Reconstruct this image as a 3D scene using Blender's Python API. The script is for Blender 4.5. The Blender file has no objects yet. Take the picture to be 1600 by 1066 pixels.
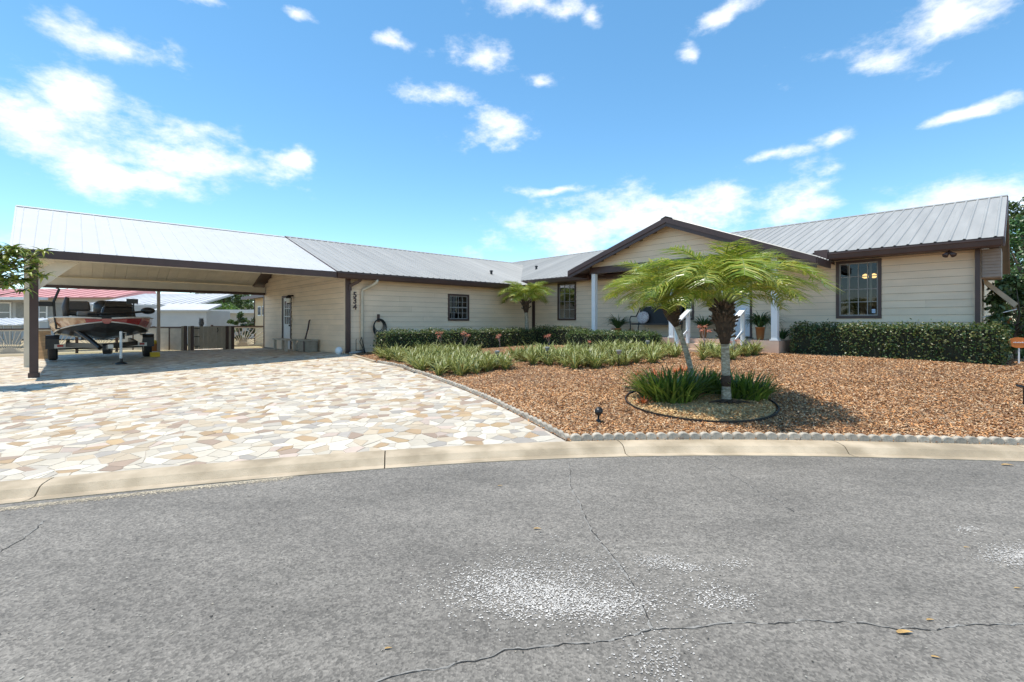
import bpy, bmesh, math, random
import numpy as np
from mathutils import Vector, Matrix
R = math.radians
random.seed(7); rng = np.random.default_rng(11)
scene = bpy.context.scene
COL = scene.collection

# ------------------------------------------------------------------ camera
H = 1.35; F = 734.0; HY = 503.0
cam_d = bpy.data.cameras.new('camera'); cam = bpy.data.objects.new('camera', cam_d); COL.objects.link(cam)
cam.location = (0, 0, H); cam.rotation_euler = (R(90), 0, 0)
cam_d.sensor_width = 36; cam_d.lens = F / 1600 * 36
cam_d.shift_y = (HY - 533) / 1600
cam_d.clip_start = 0.05; cam_d.clip_end = 3000
scene.camera = cam
scene.render.resolution_x = 1024; scene.render.resolution_y = 682

# ------------------------------------------------------------------ light
SUN_EL = 77.5; SUN_DIR = Vector((-1.0, 0.08, 0)).normalized()      # horizontal direction towards the sun
sdir = Vector((SUN_DIR.x * math.cos(R(SUN_EL)), SUN_DIR.y * math.cos(R(SUN_EL)), math.sin(R(SUN_EL))))
sl = bpy.data.lights.new('sun', 'SUN'); sl.energy = 3.2; sl.angle = R(0.53); sl.color = (1, 0.945, 0.85)
so = bpy.data.objects.new('sun', sl); COL.objects.link(so); so.rotation_euler = sdir.to_track_quat('Z', 'Y').to_euler()
so.location = (0, 0, 30)
scene.view_settings.view_transform = 'Standard'; scene.view_settings.look = 'None'
scene.view_settings.exposure = 0.74; scene.view_settings.gamma = 1
scene.cycles.max_bounces = 6; scene.cycles.diffuse_bounces = 3; scene.cycles.glossy_bounces = 3; scene.cycles.transparent_max_bounces = 10

# ------------------------------------------------------------------ world: sky and clouds
world = bpy.data.worlds.new('World'); scene.world = world; world.use_nodes = True
wt = world.node_tree; wt.nodes.clear()
def wn(t, **k):
    n = wt.nodes.new(t)
    for a, b in k.items(): setattr(n, a, b)
    return n
def wl(a, b): wt.links.new(a, b)
def wmath(op, a, b=None, c=None, clamp=False):
    n = wn('ShaderNodeMath', operation=op, use_clamp=clamp)
    for i, v in enumerate((a, b, c)):
        if v is None: continue
        if isinstance(v, (int, float)): n.inputs[i].default_value = v
        else: wl(v, n.inputs[i])
    return n.outputs[0]
sky = wn('ShaderNodeTexSky', sky_type='NISHITA'); sky.sun_disc = False
sky.sun_elevation = R(SUN_EL); sky.sun_rotation = math.atan2(SUN_DIR.x, SUN_DIR.y)
sky.altitude = 0; sky.air_density = 0.86; sky.dust_density = 0.0; sky.ozone_density = 2.6
tc = wn('ShaderNodeTexCoord'); sep = wn('ShaderNodeSeparateXYZ'); wl(tc.outputs['Generated'], sep.inputs[0])
az = wmath('ARCTAN2', sep.outputs[0], sep.outputs[1]); el = wmath('ARCSINE', sep.outputs[2])
comb = wn('ShaderNodeCombineXYZ'); wl(az, comb.inputs[0]); wl(el, comb.inputs[1])
# soft warp so that the blobs lose their outline
nz = wn('ShaderNodeTexNoise'); nz.inputs['Scale'].default_value = 7.5; nz.inputs['Detail'].default_value = 9; nz.inputs['Roughness'].default_value = 0.64
strm = wn('ShaderNodeMapping'); strm.inputs['Scale'].default_value = (1.0, 1.0, 1.9); strm.inputs['Location'].default_value = (3.1, 1.7, .4)
wl(tc.outputs['Generated'], strm.inputs[0]); wl(strm.outputs[0], nz.inputs['Vector'])
def dirpx(x, y):
    X = (x - 800) / F; Z = (HY - y) / F
    return math.atan2(X, 1), math.atan(Z / math.hypot(X, 1))
wz = wn('ShaderNodeTexNoise'); wz.inputs['Scale'].default_value = 4.0; wz.inputs['Detail'].default_value = 4; wl(tc.outputs['Generated'], wz.inputs['Vector'])
wv = wn('ShaderNodeVectorMath', operation='MULTIPLY_ADD'); wv.inputs[1].default_value = (.30, .12, 0); wv.inputs[2].default_value = (-.15, -.06, 0); wl(wz.outputs['Color'], wv.inputs[0])
wadd = wn('ShaderNodeVectorMath', operation='ADD'); wl(comb.outputs[0], wadd.inputs[0]); wl(wv.outputs[0], wadd.inputs[1])
blobs = []
for (x, y, rx, ry) in ((70, 185, 190, 80), (230, 225, 150, 58), (110, 140, 120, 50), (350, 250, 125, 40), (220, 275, 130, 34), (455, 240, 34, 22),
                       (155, 55, 95, 34), (760, 85, 48, 36), (705, 150, 66, 26), (785, 190, 62, 34), (650, 75, 36, 18), (850, 125, 36, 18),
                       (845, 10, 90, 24), (930, 18, 28, 24), (1170, 5, 70, 24), (1105, 75, 24, 24), (1440, 35, 150, 62), (1370, 90, 66, 26),
                       (1200, 245, 55, 14), (1290, 222, 60, 18), (1000, 345, 190, 58), (880, 375, 130, 44), (1130, 315, 110, 46), (1245, 310, 80, 44), (870, 298, 60, 11),
                       (1550, 310, 140, 46), (1620, 285, 80, 40), (1515, 185, 60, 11), (470, 32, 30, 12), (320, 8, 36, 14)):
    a, e = dirpx(x, y); a2, _ = dirpx(x + rx, y); _, e2 = dirpx(x, y - ry)
    blobs.append((a, e, max(abs(a2 - a), .01), max(abs(e2 - e), .008)))
for i in range(12):      # the same kind of sky all the way round
    a = random.uniform(0.95, 2 * math.pi - 0.95); a = a if a < math.pi else a - 2 * math.pi
    blobs.append((a, random.uniform(.08, .95), random.uniform(.12, .32), random.uniform(.04, .1)))
cur = None
for (a, e, ra, re) in blobs:
    m = wn('ShaderNodeVectorMath', operation='MULTIPLY_ADD')
    m.inputs[1].default_value = (1 / ra, 1 / re, 0); m.inputs[2].default_value = (-a / ra, -e / re, 0)
    wl(wadd.outputs[0], m.inputs[0])
    l = wn('ShaderNodeVectorMath', operation='LENGTH'); wl(m.outputs[0], l.inputs[0])
    cur = l.outputs['Value'] if cur is None else wmath('MINIMUM', cur, l.outputs['Value'])
dens = wmath('ADD', wmath('SUBTRACT', 1.12, cur), wmath('MULTIPLY', wmath('SUBTRACT', nz.outputs['Fac'], 0.5), 4.2))
mr = wn('ShaderNodeMapRange', interpolation_type='SMOOTHSTEP'); wl(dens, mr.inputs[0])
mr.inputs[1].default_value = 0.0; mr.inputs[2].default_value = 1.35
nz2 = wn('ShaderNodeTexNoise'); nz2.inputs['Scale'].default_value = 9; nz2.inputs['Detail'].default_value = 5
wl(strm.outputs[0], nz2.inputs['Vector'])
ccol = wn('ShaderNodeMix', data_type='RGBA'); wl(nz2.outputs['Fac'], ccol.inputs[0])
ccol.inputs[6].default_value = (4.0, 4.25, 4.6, 1); ccol.inputs[7].default_value = (5.9, 5.9, 5.9, 1)
hs = wn('ShaderNodeHueSaturation'); hs.inputs['Saturation'].default_value = 1.14; hs.inputs['Hue'].default_value = 0.486; hs.inputs['Value'].default_value = 0.96
wl(sky.outputs[0], hs.inputs['Color'])
mixc = wn('ShaderNodeMix', data_type='RGBA'); wl(mr.outputs[0], mixc.inputs[0]); wl(hs.outputs[0], mixc.inputs[6]); wl(ccol.outputs[2], mixc.inputs[7])
bg = wn('ShaderNodeBackground'); bg.inputs['Strength'].default_value = 0.15; wl(mixc.outputs[2], bg.inputs[0])
wo = wn('ShaderNodeOutputWorld'); wl(bg.outputs[0], wo.inputs[0])

# ------------------------------------------------------------------ materials
MATS = {}
def mat(name, col, rough=0.6, metal=0.0, var=0.12, scale=6.0, bump=0.0, bscale=60.0, attr=False, transl=0.0, spec=0.5, col2=None, detail=4, coat=0.0, emit=0.0, objrand=0.0, stretch=None):
    if name in MATS: return MATS[name]
    m = bpy.data.materials.new(name); m.use_nodes = True; t = m.node_tree; b = t.nodes['Principled BSDF']
    N = t.nodes.new; L = t.links.new
    b.inputs['Roughness'].default_value = rough; b.inputs['Metallic'].default_value = metal
    b.inputs['Specular IOR Level'].default_value = spec; b.inputs['Coat Weight'].default_value = coat
    co = N('ShaderNodeTexCoord'); vec = co.outputs['Object']
    if stretch:
        mp = N('ShaderNodeMapping'); mp.inputs['Scale'].default_value = stretch; L(vec, mp.inputs[0]); vec = mp.outputs[0]
    n = N('ShaderNodeTexNoise'); n.inputs['Scale'].default_value = scale; n.inputs['Detail'].default_value = detail; L(vec, n.inputs['Vector'])
    if attr:
        a = N('ShaderNodeAttribute'); a.attribute_name = 'col'; base = a.outputs['Color']
    else:
        r = N('ShaderNodeRGB'); r.outputs[0].default_value = (*col, 1); base = r.outputs[0]
    if col2:
        mx = N('ShaderNodeMix'); mx.data_type = 'RGBA'; mx.inputs[7].default_value = (*col2, 1); L(base, mx.inputs[6])
        rmp = N('ShaderNodeMapRange'); rmp.inputs[1].default_value = .42; rmp.inputs[2].default_value = .62; L(n.outputs['Fac'], rmp.inputs[0]); L(rmp.outputs[0], mx.inputs[0]); base = mx.outputs[2]
    h = N('ShaderNodeHueSaturation'); L(base, h.inputs['Color'])
    ma = N('ShaderNodeMapRange'); ma.inputs[1].default_value = .3; ma.inputs[2].default_value = .7; ma.inputs[3].default_value = 1 - var; ma.inputs[4].default_value = 1 + var
    L(n.outputs['Fac'], ma.inputs[0]); val = ma.outputs[0]
    if objrand:
        oi = N('ShaderNodeObjectInfo'); m2 = N('ShaderNodeMapRange'); m2.inputs[3].default_value = 1 - objrand; m2.inputs[4].default_value = 1 + objrand; L(oi.outputs['Random'], m2.inputs[0])
        mm = N('ShaderNodeMath'); mm.operation = 'MULTIPLY'; L(val, mm.inputs[0]); L(m2.outputs[0], mm.inputs[1]); val = mm.outputs[0]
    L(val, h.inputs['Value']); L(h.outputs[0], b.inputs['Base Color'])
    if bump:
        nb = N('ShaderNodeTexNoise'); nb.inputs['Scale'].default_value = bscale; nb.inputs['Detail'].default_value = 5; L(vec, nb.inputs['Vector'])
        bp = N('ShaderNodeBump'); bp.inputs['Strength'].default_value = bump; bp.inputs['Distance'].default_value = 0.02; L(nb.outputs['Fac'], bp.inputs['Height']); L(bp.outputs[0], b.inputs['Normal'])
    if emit:
        L(h.outputs[0], b.inputs['Emission Color']); b.inputs['Emission Strength'].default_value = emit
    if transl:
        out = t.nodes['Material Output']; tr = N('ShaderNodeBsdfTranslucent'); L(h.outputs[0], tr.inputs['Color'])
        ms = N('ShaderNodeMixShader'); ms.inputs[0].default_value = transl; L(b.outputs[0], ms.inputs[1]); L(tr.outputs[0], ms.inputs[2]); L(ms.outputs[0], out.inputs[0])
    MATS[name] = m
    return m
def glass_mat(name, tint, fac=0.10):
    m = bpy.data.materials.new(name); m.use_nodes = True; t = m.node_tree; t.nodes.clear(); N = t.nodes.new; L = t.links.new
    tr = N('ShaderNodeBsdfTransparent'); tr.inputs[0].default_value = (*tint, 1); gl = N('ShaderNodeBsdfGlossy'); gl.inputs['Roughness'].default_value = 0.02
    fr = N('ShaderNodeFresnel'); fr.inputs[0].default_value = 1.5; ad = N('ShaderNodeMath'); ad.operation = 'ADD'; ad.inputs[1].default_value = fac; L(fr.outputs[0], ad.inputs[0])
    mx = N('ShaderNodeMixShader'); L(ad.outputs[0], mx.inputs[0]); L(tr.outputs[0], mx.inputs[1]); L(gl.outputs[0], mx.inputs[2])
    o = N('ShaderNodeOutputMaterial'); L(mx.outputs[0], o.inputs[0]); MATS[name] = m; return m

M_SIDING = mat('painted_siding', (.84, .645, .455), .62, var=.07, scale=1.1, bump=.08, bscale=45, objrand=.035, stretch=(1, 1, 4))
M_CORE = mat('wall_core', (.22, .17, .12), .8)  # dark tone seen through board gaps, painted shade under the laps
M_BROWN = mat('brown_trim', (.075, .040, .032), .45, var=.15, scale=3)
M_METAL = mat('galvanised_roof', (.375, .358, .325), .48, metal=.08, var=.13, scale=1.3, objrand=.09, detail=8, stretch=(3.0, .35, 1.0))
M_WHITEROOF = mat('white_roof', (.54, .53, .515), .5, var=.05, scale=1.2, objrand=.015)
M_CREAM = mat('cream_paint', (.74, .655, .52), .6, var=.06, scale=3, objrand=.04)
M_WHITE = mat('white_paint', (.80, .80, .79), .45, var=.03)
M_BLACK = mat('black_metal', (.018, .017, .017), .4, var=.2)
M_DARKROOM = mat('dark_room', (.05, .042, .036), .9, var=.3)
M_GLASS = glass_mat('window_glass', (.42, .43, .44), .01)
M_CONC = mat('concrete', (.40, .315, .21), .85, var=.24, scale=2.6, bump=.35, bscale=120, col2=(.46, .37, .26), detail=9)
M_TILE = mat('porch_tile', (.68, .47, .35), .5, var=.08, scale=2.5, objrand=.05)

# ------------------------------------------------------------------ mesh helpers
class MB:
    def __init__(s): s.v = []; s.f = []; s.m = []; s.c = []
    def quadface(s, pts, mi=0):
        k = len(s.v); s.v += [tuple(p) for p in pts]; s.f.append(tuple(range(k, k + len(pts)))); s.m.append(mi); return s
    def hexa(s, p, mi=0):      # 8 points: bottom ring 0-3, top ring 4-7
        k = len(s.v); s.v += [tuple(q) for q in p]
        for f in ((3, 2, 1, 0), (4, 5, 6, 7), (0, 1, 5, 4), (1, 2, 6, 5), (2, 3, 7, 6), (3, 0, 4, 7)):
            s.f.append(tuple(k + i for i in f)); s.m.append(mi)
        return s
    def box(s, x0, x1, y0, y1, z0, z1, mi=0):
        x0, x1 = sorted((x0, x1)); y0, y1 = sorted((y0, y1)); z0, z1 = sorted((z0, z1))
        return s.hexa([(x0, y0, z0), (x1, y0, z0), (x1, y1, z0), (x0, y1, z0), (x0, y0, z1), (x1, y0, z1), (x1, y1, z1), (x0, y1, z1)], mi)
    def bar(s, a, b, w, h, up=(0, 0, 1), mi=0):      # rectangular bar from a to b
        a = Vector(a); b = Vector(b); d = (b - a).normalized(); up = Vector(up)
        sx = d.cross(up)
        if sx.length < 1e-4: sx = d.cross(Vector((1, 0, 0)))
        sx.normalize(); uz = sx.cross(d).normalized(); sx = sx * w / 2; uz = uz * h / 2
        return s.hexa([a - sx - uz, a + sx - uz, b + sx - uz, b - sx - uz, a - sx + uz, a + sx + uz, b + sx + uz, b - sx + uz], mi)
    def tube(s, pts, r, n=8, mi=0, cap=True):
        pts = [Vector(p) for p in pts]; rs = r if isinstance(r, (list, tuple)) else [r] * len(pts)
        base = len(s.v); prev = None
        for i, p in enumerate(pts):
            d = (pts[min(i + 1, len(pts) - 1)] - pts[max(i - 1, 0)]).normalized()
            a = prev if prev is not None else (Vector((0, 0, 1)) if abs(d.z) < .9 else Vector((1, 0, 0)))
            x = (a - d * a.dot(d)).normalized(); prev = x; y = d.cross(x)
            for k in range(n):
                t = 2 * math.pi * k / n; s.v.append(tuple(p + (x * math.cos(t) + y * math.sin(t)) * rs[i]))
        for i in range(len(pts) - 1):
            for k in range(n):
                a = base + i * n + k; b = base + i * n + (k + 1) % n
                s.f.append((a, b, b + n, a + n)); s.m.append(mi)
        if cap:
            s.f.append(tuple(base + k for k in reversed(range(n)))); s.m.append(mi)
            e = base + (len(pts) - 1) * n; s.f.append(tuple(e + k for k in range(n))); s.m.append(mi)
        return s
    def lathe(s, c, prof, n=16, mi=0):      # prof: (radius, z)
        base = len(s.v)
        for r, z in prof:
            for k in range(n):
                t = 2 * math.pi * k / n; s.v.append((c[0] + r * math.cos(t), c[1] + r * math.sin(t), c[2] + z))
        for i in range(len(prof) - 1):
            for k in range(n):
                a = base + i * n + k; b = base + i * n + (k + 1) % n
                s.f.append((a, b, b + n, a + n)); s.m.append(mi)
        s.f.append(tuple(base + k for k in reversed(range(n)))); s.m.append(mi)
        e = base + (len(prof) - 1) * n; s.f.append(tuple(e + k for k in range(n))); s.m.append(mi)
        return s
    def ball(s, c, r, n=10, m=7, mi=0):
        rx, ry, rz = r if isinstance(r, (tuple, list)) else (r, r, r)
        base = len(s.v)
        for i in range(m + 1):
            ph = math.pi * (i + .001) / (m + .002)
            for k in range(n):
                t = 2 * math.pi * k / n
                s.v.append((c[0] + rx * math.sin(ph) * math.cos(t), c[1] + ry * math.sin(ph) * math.sin(t), c[2] - rz * math.cos(ph)))
        for i in range(m):
            for k in range(n):
                a = base + i * n + k; b = base + i * n + (k + 1) % n
                s.f.append((a, b, b + n, a + n)); s.m.append(mi)
        return s
    def mesh(s, name, mats, smooth=False):
        me = bpy.data.meshes.new(name); me.from_pydata(s.v, [], s.f)
        for m in (mats if isinstance(mats, (list, tuple)) else [mats]): me.materials.append(m)
        if any(s.m): me.polygons.foreach_set('material_index', s.m)
        if smooth: me.polygons.foreach_set('use_smooth', [True] * len(me.polygons))
        me.update(); return me
    def build(s, name, mats, parent=None, smooth=False, loc=None, rot=None, bevel=0):
        o = bpy.data.objects.new(name, s.mesh(name, mats, smooth)); COL.objects.link(o)
        if parent: o.parent = parent
        if loc is not None: o.location = loc
        if rot is not None: o.rotation_euler = rot
        if bevel:
            b = o.modifiers.new('bevel', 'BEVEL'); b.width = bevel; b.segments = 1; b.limit_method = 'ANGLE'
        return o
def np_mesh(name, V, Fc, mats, cols=None, mi=None, smooth=False):      # V (n,3), Fc (m,k) equal-size faces, cols per face
    me = bpy.data.meshes.new(name); V = np.asarray(V, np.float32); Fc = np.asarray(Fc, np.int32); m, k = Fc.shape
    me.vertices.add(len(V)); me.vertices.foreach_set('co', V.ravel())
    me.loops.add(m * k); me.loops.foreach_set('vertex_index', Fc.ravel())
    me.polygons.add(m); me.polygons.foreach_set('loop_start', np.arange(m, dtype=np.int32) * k); me.polygons.foreach_set('loop_total', np.full(m, k, np.int32))
    for x in (mats if isinstance(mats, (list, tuple)) else [mats]): me.materials.append(x)
    if mi is not None: me.polygons.foreach_set('material_index', np.asarray(mi, np.int32))
    if smooth: me.polygons.foreach_set('use_smooth', np.ones(m, bool))
    me.update(calc_edges=True)
    if cols is not None:
        a = me.color_attributes.new('col', 'FLOAT_COLOR', 'CORNER'); c = np.ones((m, k, 4), np.float32); c[:, :, :3] = np.asarray(cols)[:, None, :]
        a.data.foreach_set('color', c.ravel())
    return me
def link(name, me, parent=None, loc=None, rz=None):
    o = bpy.data.objects.new(name, me); COL.objects.link(o)
    if parent: o.parent = parent
    if loc is not None: o.location = loc
    if rz is not None: o.rotation_euler = (0, 0, rz)
    return o
def empty(name, loc=(0, 0, 0), rz=0, parent=None):
    o = bpy.data.objects.new(name, None); COL.objects.link(o); o.location = loc; o.rotation_euler = (0, 0, rz); o.empty_display_size = .2
    if parent: o.parent = parent
    return o
def tag(o, label=None, cat=None, group=None, kind=None):
    for k, v in (('label', label), ('category', cat), ('group', group), ('kind', kind)):
        if v: o[k] = v
    return o
def copy_tree(o, parent=None):
    c = o.copy(); COL.objects.link(c); c.parent = parent
    for ch in list(o.children): copy_tree(ch, c)
    return c

# ------------------------------------------------------------------ site geometry
uL = Vector((790, 734)).normalized(); uR = Vector((-uL.y, uL.x))
A = Vector(((541 - 800) / F * 14.3, 14.3)); RZ = math.atan2(uL.y, uL.x); PB = 8.142
def W(p, q): return Vector((A.x + p * uL.x + q * uR.x, A.y + p * uL.y + q * uR.y))
def PQ(x, y):
    d = Vector((x - A.x, y - A.y)); return d.dot(uL), d.dot(uR)
# kerb (road edge) curve
KX = np.array([-3.79, -3.03, -2.19, -1.149, .433, 1.6, 2.58, 3.80, 4.93]); KY = np.array([3.477, 3.711, 4.012, 4.346, 4.609, 4.696, 4.73, 4.652, 4.525])
KP = np.polyfit(KX, KY, 4); KD = np.polyder(KP)
def kerb_y(x):
    x = np.asarray(x, float); xc = np.clip(x, -3.9, 5.0); y = np.polyval(KP, xc); s = np.polyval(KD, xc)
    dx = x - xc; return y + s * dx - .022 * dx * dx
KW = 0.43
# ground heights: thin plate spline through surveyed points
xk = np.array([-9, -6, -3.5, -1, 1, 3, 5, 8, 12.]); CP = [(x, float(kerb_y(x)) + KW, .055) for x in xk]
CP += [(A.x, A.y, .375), (-9.93, 9.76, .19), (-9.1, 18.7, .27), (-10.8, 20.5, .21), (-13.4, 17.8, .235), (-18, 17.2, .2), (6.67, 11.75, .55), (9.6, 9.6, .535), (.9, 19.8, .47),
       (1.2, 14.85, .47), (2.98, 6.53, .21), (14, 8, .5), (14, 18, .5), (-20, 8, .15), (-26, 20, .2), (-2.3, 10.5, .26), (-10, 28, .22), (8, 28, .4)]
CP = np.array(CP)
def _u(r2): return np.where(r2 > 1e-9, r2 * np.log(np.maximum(r2, 1e-9)), 0)
_n = len(CP); _d = ((CP[:, None, :2] - CP[None, :, :2]) ** 2).sum(-1); _K = np.zeros((_n + 3, _n + 3)); _K[:_n, :_n] = _u(_d) + np.eye(_n) * .6
_K[:_n, _n] = 1; _K[:_n, _n + 1:] = CP[:, :2]; _K[_n:, :_n] = _K[:_n, _n:].T
_W = np.linalg.solve(_K, np.concatenate([CP[:, 2], np.zeros(3)]))
def gz(x, y):
    x = np.asarray(x, float); y = np.asarray(y, float); sh = x.shape; x = x.ravel(); y = y.ravel()
    r2 = (x[:, None] - CP[None, :, 0]) ** 2 + (y[:, None] - CP[None, :, 1]) ** 2
    z = _u(r2) @ _W[:_n] + _W[_n] + _W[_n + 1] * x + _W[_n + 2] * y
    far = np.clip((np.hypot(x + 2, y - 12) - 19) / 12, 0, 1)
    return (np.clip(z, -.1, .8) * (1 - far) + .2 * far).reshape(sh)
def g(x, y): return float(gz(np.array([x]), np.array([y]))[0])
def hit(px, py):      # the place on the sloping lot that is seen at a spot of the photograph
    lo, hi = 1.0, 40.0
    for _ in range(40):
        Y = (lo + hi) / 2; x = (px - 800) / F * Y; z = H - (py - HY) / F * Y
        if z > g(x, Y): lo = Y
        else: hi = Y
    return Vector((x, Y, g(x, Y)))

# ground sheet reaching the horizon
def axis(core0, core1, step, far):
    a = list(np.arange(core0, core1 + 1e-6, step)); d = step
    l = core0; r = core1
    while l > -far or r < far:
        d *= 1.45; l -= d; r += d; a = [l] + a + [r]
    return np.array(a)
gx = axis(-26, 20, .5, 1500); gy = axis(3, 34, .5, 1500)
GX, GY = np.meshgrid(gx, gy); Z = gz(GX, GY) - .05
Z = np.where(GY < kerb_y(GX) + .3, np.minimum(Z, -.08), Z); Z = np.where((np.abs(GX) > 60) | (GY < -40), .0, Z)
Z = np.where((GY < 4) & (np.abs(GX) > 30), .0, Z)
ny, nx = GX.shape; idx = np.arange(nx * ny).reshape(ny, nx)
Fc = np.stack([idx[:-1, :-1], idx[:-1, 1:], idx[1:, 1:], idx[1:, :-1]], -1).reshape(-1, 4)
M_GROUND = mat('sandy_grass', (.42, .33, .20), .95, var=.2, scale=.35, col2=(.30, .25, .13), bump=.4, bscale=14)
tag(link('ground', np_mesh('ground', np.stack([GX, GY, Z], -1).reshape(-1, 3), Fc, M_GROUND, smooth=True)), kind='structure')

# road
def asphalt():
    m = bpy.data.materials.new('asphalt'); m.use_nodes = True; t = m.node_tree; b = t.nodes['Principled BSDF']; N = t.nodes.new; L = t.links.new
    co = N('ShaderNodeTexCoord')
    def noise(s, d=3, r=.5, st=None):
        n = N('ShaderNodeTexNoise'); n.inputs['Scale'].default_value = s; n.inputs['Detail'].default_value = d; n.inputs['Roughness'].default_value = r
        if st:
            mp = N('ShaderNodeMapping'); mp.inputs['Scale'].default_value = st; L(co.outputs['Object'], mp.inputs[0]); L(mp.outputs[0], n.inputs['Vector'])
        else: L(co.outputs['Object'], n.inputs['Vector'])
        return n.outputs['Fac']
    v = N('ShaderNodeTexVoronoi'); v.inputs['Scale'].default_value = 95; L(co.outputs['Object'], v.inputs['Vector'])
    sv = N('ShaderNodeSeparateColor'); L(v.outputs['Color'], sv.inputs[0])
    v2 = N('ShaderNodeTexVoronoi'); v2.inputs['Scale'].default_value = 45; L(co.outputs['Object'], v2.inputs['Vector'])
    sv2 = N('ShaderNodeSeparateColor'); L(v2.outputs['Color'], sv2.inputs[0])
    def mr(x, a, b_, c, d):
        q = N('ShaderNodeMapRange'); L(x, q.inputs[0])
        for i, w in enumerate((a, b_, c, d)): q.inputs[i + 1].default_value = w
        return q.outputs[0]
    def mul(a, b_):
        q = N('ShaderNodeMath'); q.operation = 'MULTIPLY'; L(a, q.inputs[0]); L(b_, q.inputs[1]); return q.outputs[0]
    val = mul(mul(mr(sv.outputs[0], 0, 1, .66, 1.40), mr(sv2.outputs[0], 0, 1, .90, 1.12)), mul(mr(noise(.8, 6, .65, (1, 2.6, 1)), .3, .7, .78, 1.18), mr(noise(.3, 3), .3, .7, .86, 1.12)))
    val = mul(val, mr(noise(14, 6, .7), .3, .7, .86, 1.12))
    h = N('ShaderNodeHueSaturation'); h.inputs['Color'].default_value = (.188, .169, .144, 1); L(val, h.inputs['Value']); L(h.outputs[0], b.inputs['Base Color'])
    b.inputs['Roughness'].default_value = .85
    bp = N('ShaderNodeBump'); bp.inputs['Strength'].default_value = .7; bp.inputs['Distance'].default_value = .006
    L(v.outputs['Distance'], bp.inputs['Height']); L(bp.outputs[0], b.inputs['Normal'])
    return m
M_ASPH = asphalt()
xs = np.concatenate([np.linspace(-40, -8, 17), np.arange(-7.5, 10.01, .25), np.linspace(11, 40, 16)]); ys = kerb_y(xs)
ysl = np.maximum(ys, -30)
mb = MB()
for i in range(len(xs) - 1):
    a, b = xs[i], xs[i + 1]; ya, yb = max(ys[i], -39), max(ys[i + 1], -39)
    rows = (1.0, .8, .5, 0)
    mb.quadface([(a, -40, 0), (b, -40, 0), (b, yb + .01, 0), (a, ya + .01, 0)])
road = tag(mb.build('road', M_ASPH), kind='structure')

# kerb: mountable kerb with gutter pan, in cast lengths
prof = [(0, -.10), (0, .006), (.08, -.006), (.15, -.008), (.175, .012), (.215, .046), (.26, .058), (.34, .062), (KW, .060), (KW, -.10)]
def kerb_pt(x, s, z):
    sl = float((kerb_y(x + .02) - kerb_y(x - .02)) / .04); n = Vector((-sl, 1)).normalized(); return (x + n.x * s, float(kerb_y(x)) + n.y * s, z)
kerb = tag(empty('kerb', (0, 0, 0)), kind='structure')
joints = [-12, -9, -6.1, -3.66, -1.17, 1.18, 3.45, 5.2, 8, 11, 15]
for a, b in zip(joints[:-1], joints[1:]):
    mb = MB(); n = max(6, int((b - a) / .25)); X = np.linspace(a + .005, b - .005, n)
    for i in range(n - 1):
        for j in range(len(prof) - 1):
            mb.quadface([kerb_pt(X[i], *prof[j]), kerb_pt(X[i], *prof[j + 1]), kerb_pt(X[i + 1], *prof[j + 1]), kerb_pt(X[i + 1], *prof[j])][::-1])
    for x in (X[0], X[-1]): mb.quadface([kerb_pt(x, *q) for q in prof])
    mb.build('kerb_section', M_CONC, kerb)

# ------------------------------------------------------------------ driveway of crazy paving
edge_px = [(884, 689), (850, 671), (815, 652), (765, 627), (715, 606), (664, 587), (640, 580), (628, 574), (585, 566), (560, 558.5), (548, 555)]
EDGE = [hit(*e) for e in edge_px]
poly = [(float(x), float(kerb_y(x)) + KW + .004) for x in np.linspace(-12, EDGE[0].x - .01, 40)]
poly += [(e.x, e.y) for e in EDGE]
for p, q in ((-.03, .0), (-.03, 8.3), (-1.55, 8.3), (-1.55, 10.4), (-2.9, 8.35), (-9, 8.35), (-15, 5.0)): w = W(p, q); poly.append((w.x, w.y))
poly = [Vector(p) for p in poly]
def inside(x, y):
    c = False; n = len(poly); j = n - 1
    for i in range(n):
        a, b = poly[i], poly[j]
        if (a.y > y) != (b.y > y) and x < (b.x - a.x) * (y - a.y) / (b.y - a.y) + a.x: c = not c
        j = i
    return c
def halfclip(pg, o, nrm):      # keep the side where (p-o).nrm <= 0
    out = []
    for i in range(len(pg)):
        a, b = pg[i], pg[(i + 1) % len(pg)]; da = (a - o).dot(nrm); db = (b - o).dot(nrm)
        if da <= 0: out.append(a)
        if da * db < 0: out.append(a + (b - a) * (da / (da - db)))
    return out
cell = .145; sites = {}
x0 = min(p.x for p in poly); x1 = max(p.x for p in poly); y0_ = min(p.y for p in poly); y1_ = max(p.y for p in poly)
for i in range(int((x1 - x0) / cell) + 3):
    for j in range(int((y1_ - y0_) / cell) + 3):
        if random.random() < .08: continue
        x = x0 + (i - 1 + random.uniform(-.12, 1.12)) * cell; y = y0_ + (j - 1 + random.uniform(-.12, 1.12)) * cell
        sites[(i, j)] = Vector((x, y))
keys = {k: v for k, v in sites.items()}
ins = {k for k, v in keys.items() if -17 < v.x and inside(v.x, v.y)}
segs = [(poly[i], poly[(i + 1) % len(poly)]) for i in range(len(poly))]
segn = []
for a, b in segs:
    d = (b - a).normalized(); nn = Vector((d.y, -d.x)); mpt = (a + b) / 2 - nn * .02
    segn.append((a, b, nn if inside(mpt.x, mpt.y) else -nn))
PAL = [((.74, .70, .62), 26), ((.66, .61, .52), 22), ((.60, .51, .39), 18), ((.56, .52, .46), 10), ((.50, .36, .22), 6), ((.42, .32, .25), 6), ((.56, .41, .24), 3), ((.60, .50, .44), 6), ((.46, .43, .40), 4)]
PALC = [c for c, w in PAL for _ in range(w)]
stones = []
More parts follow.
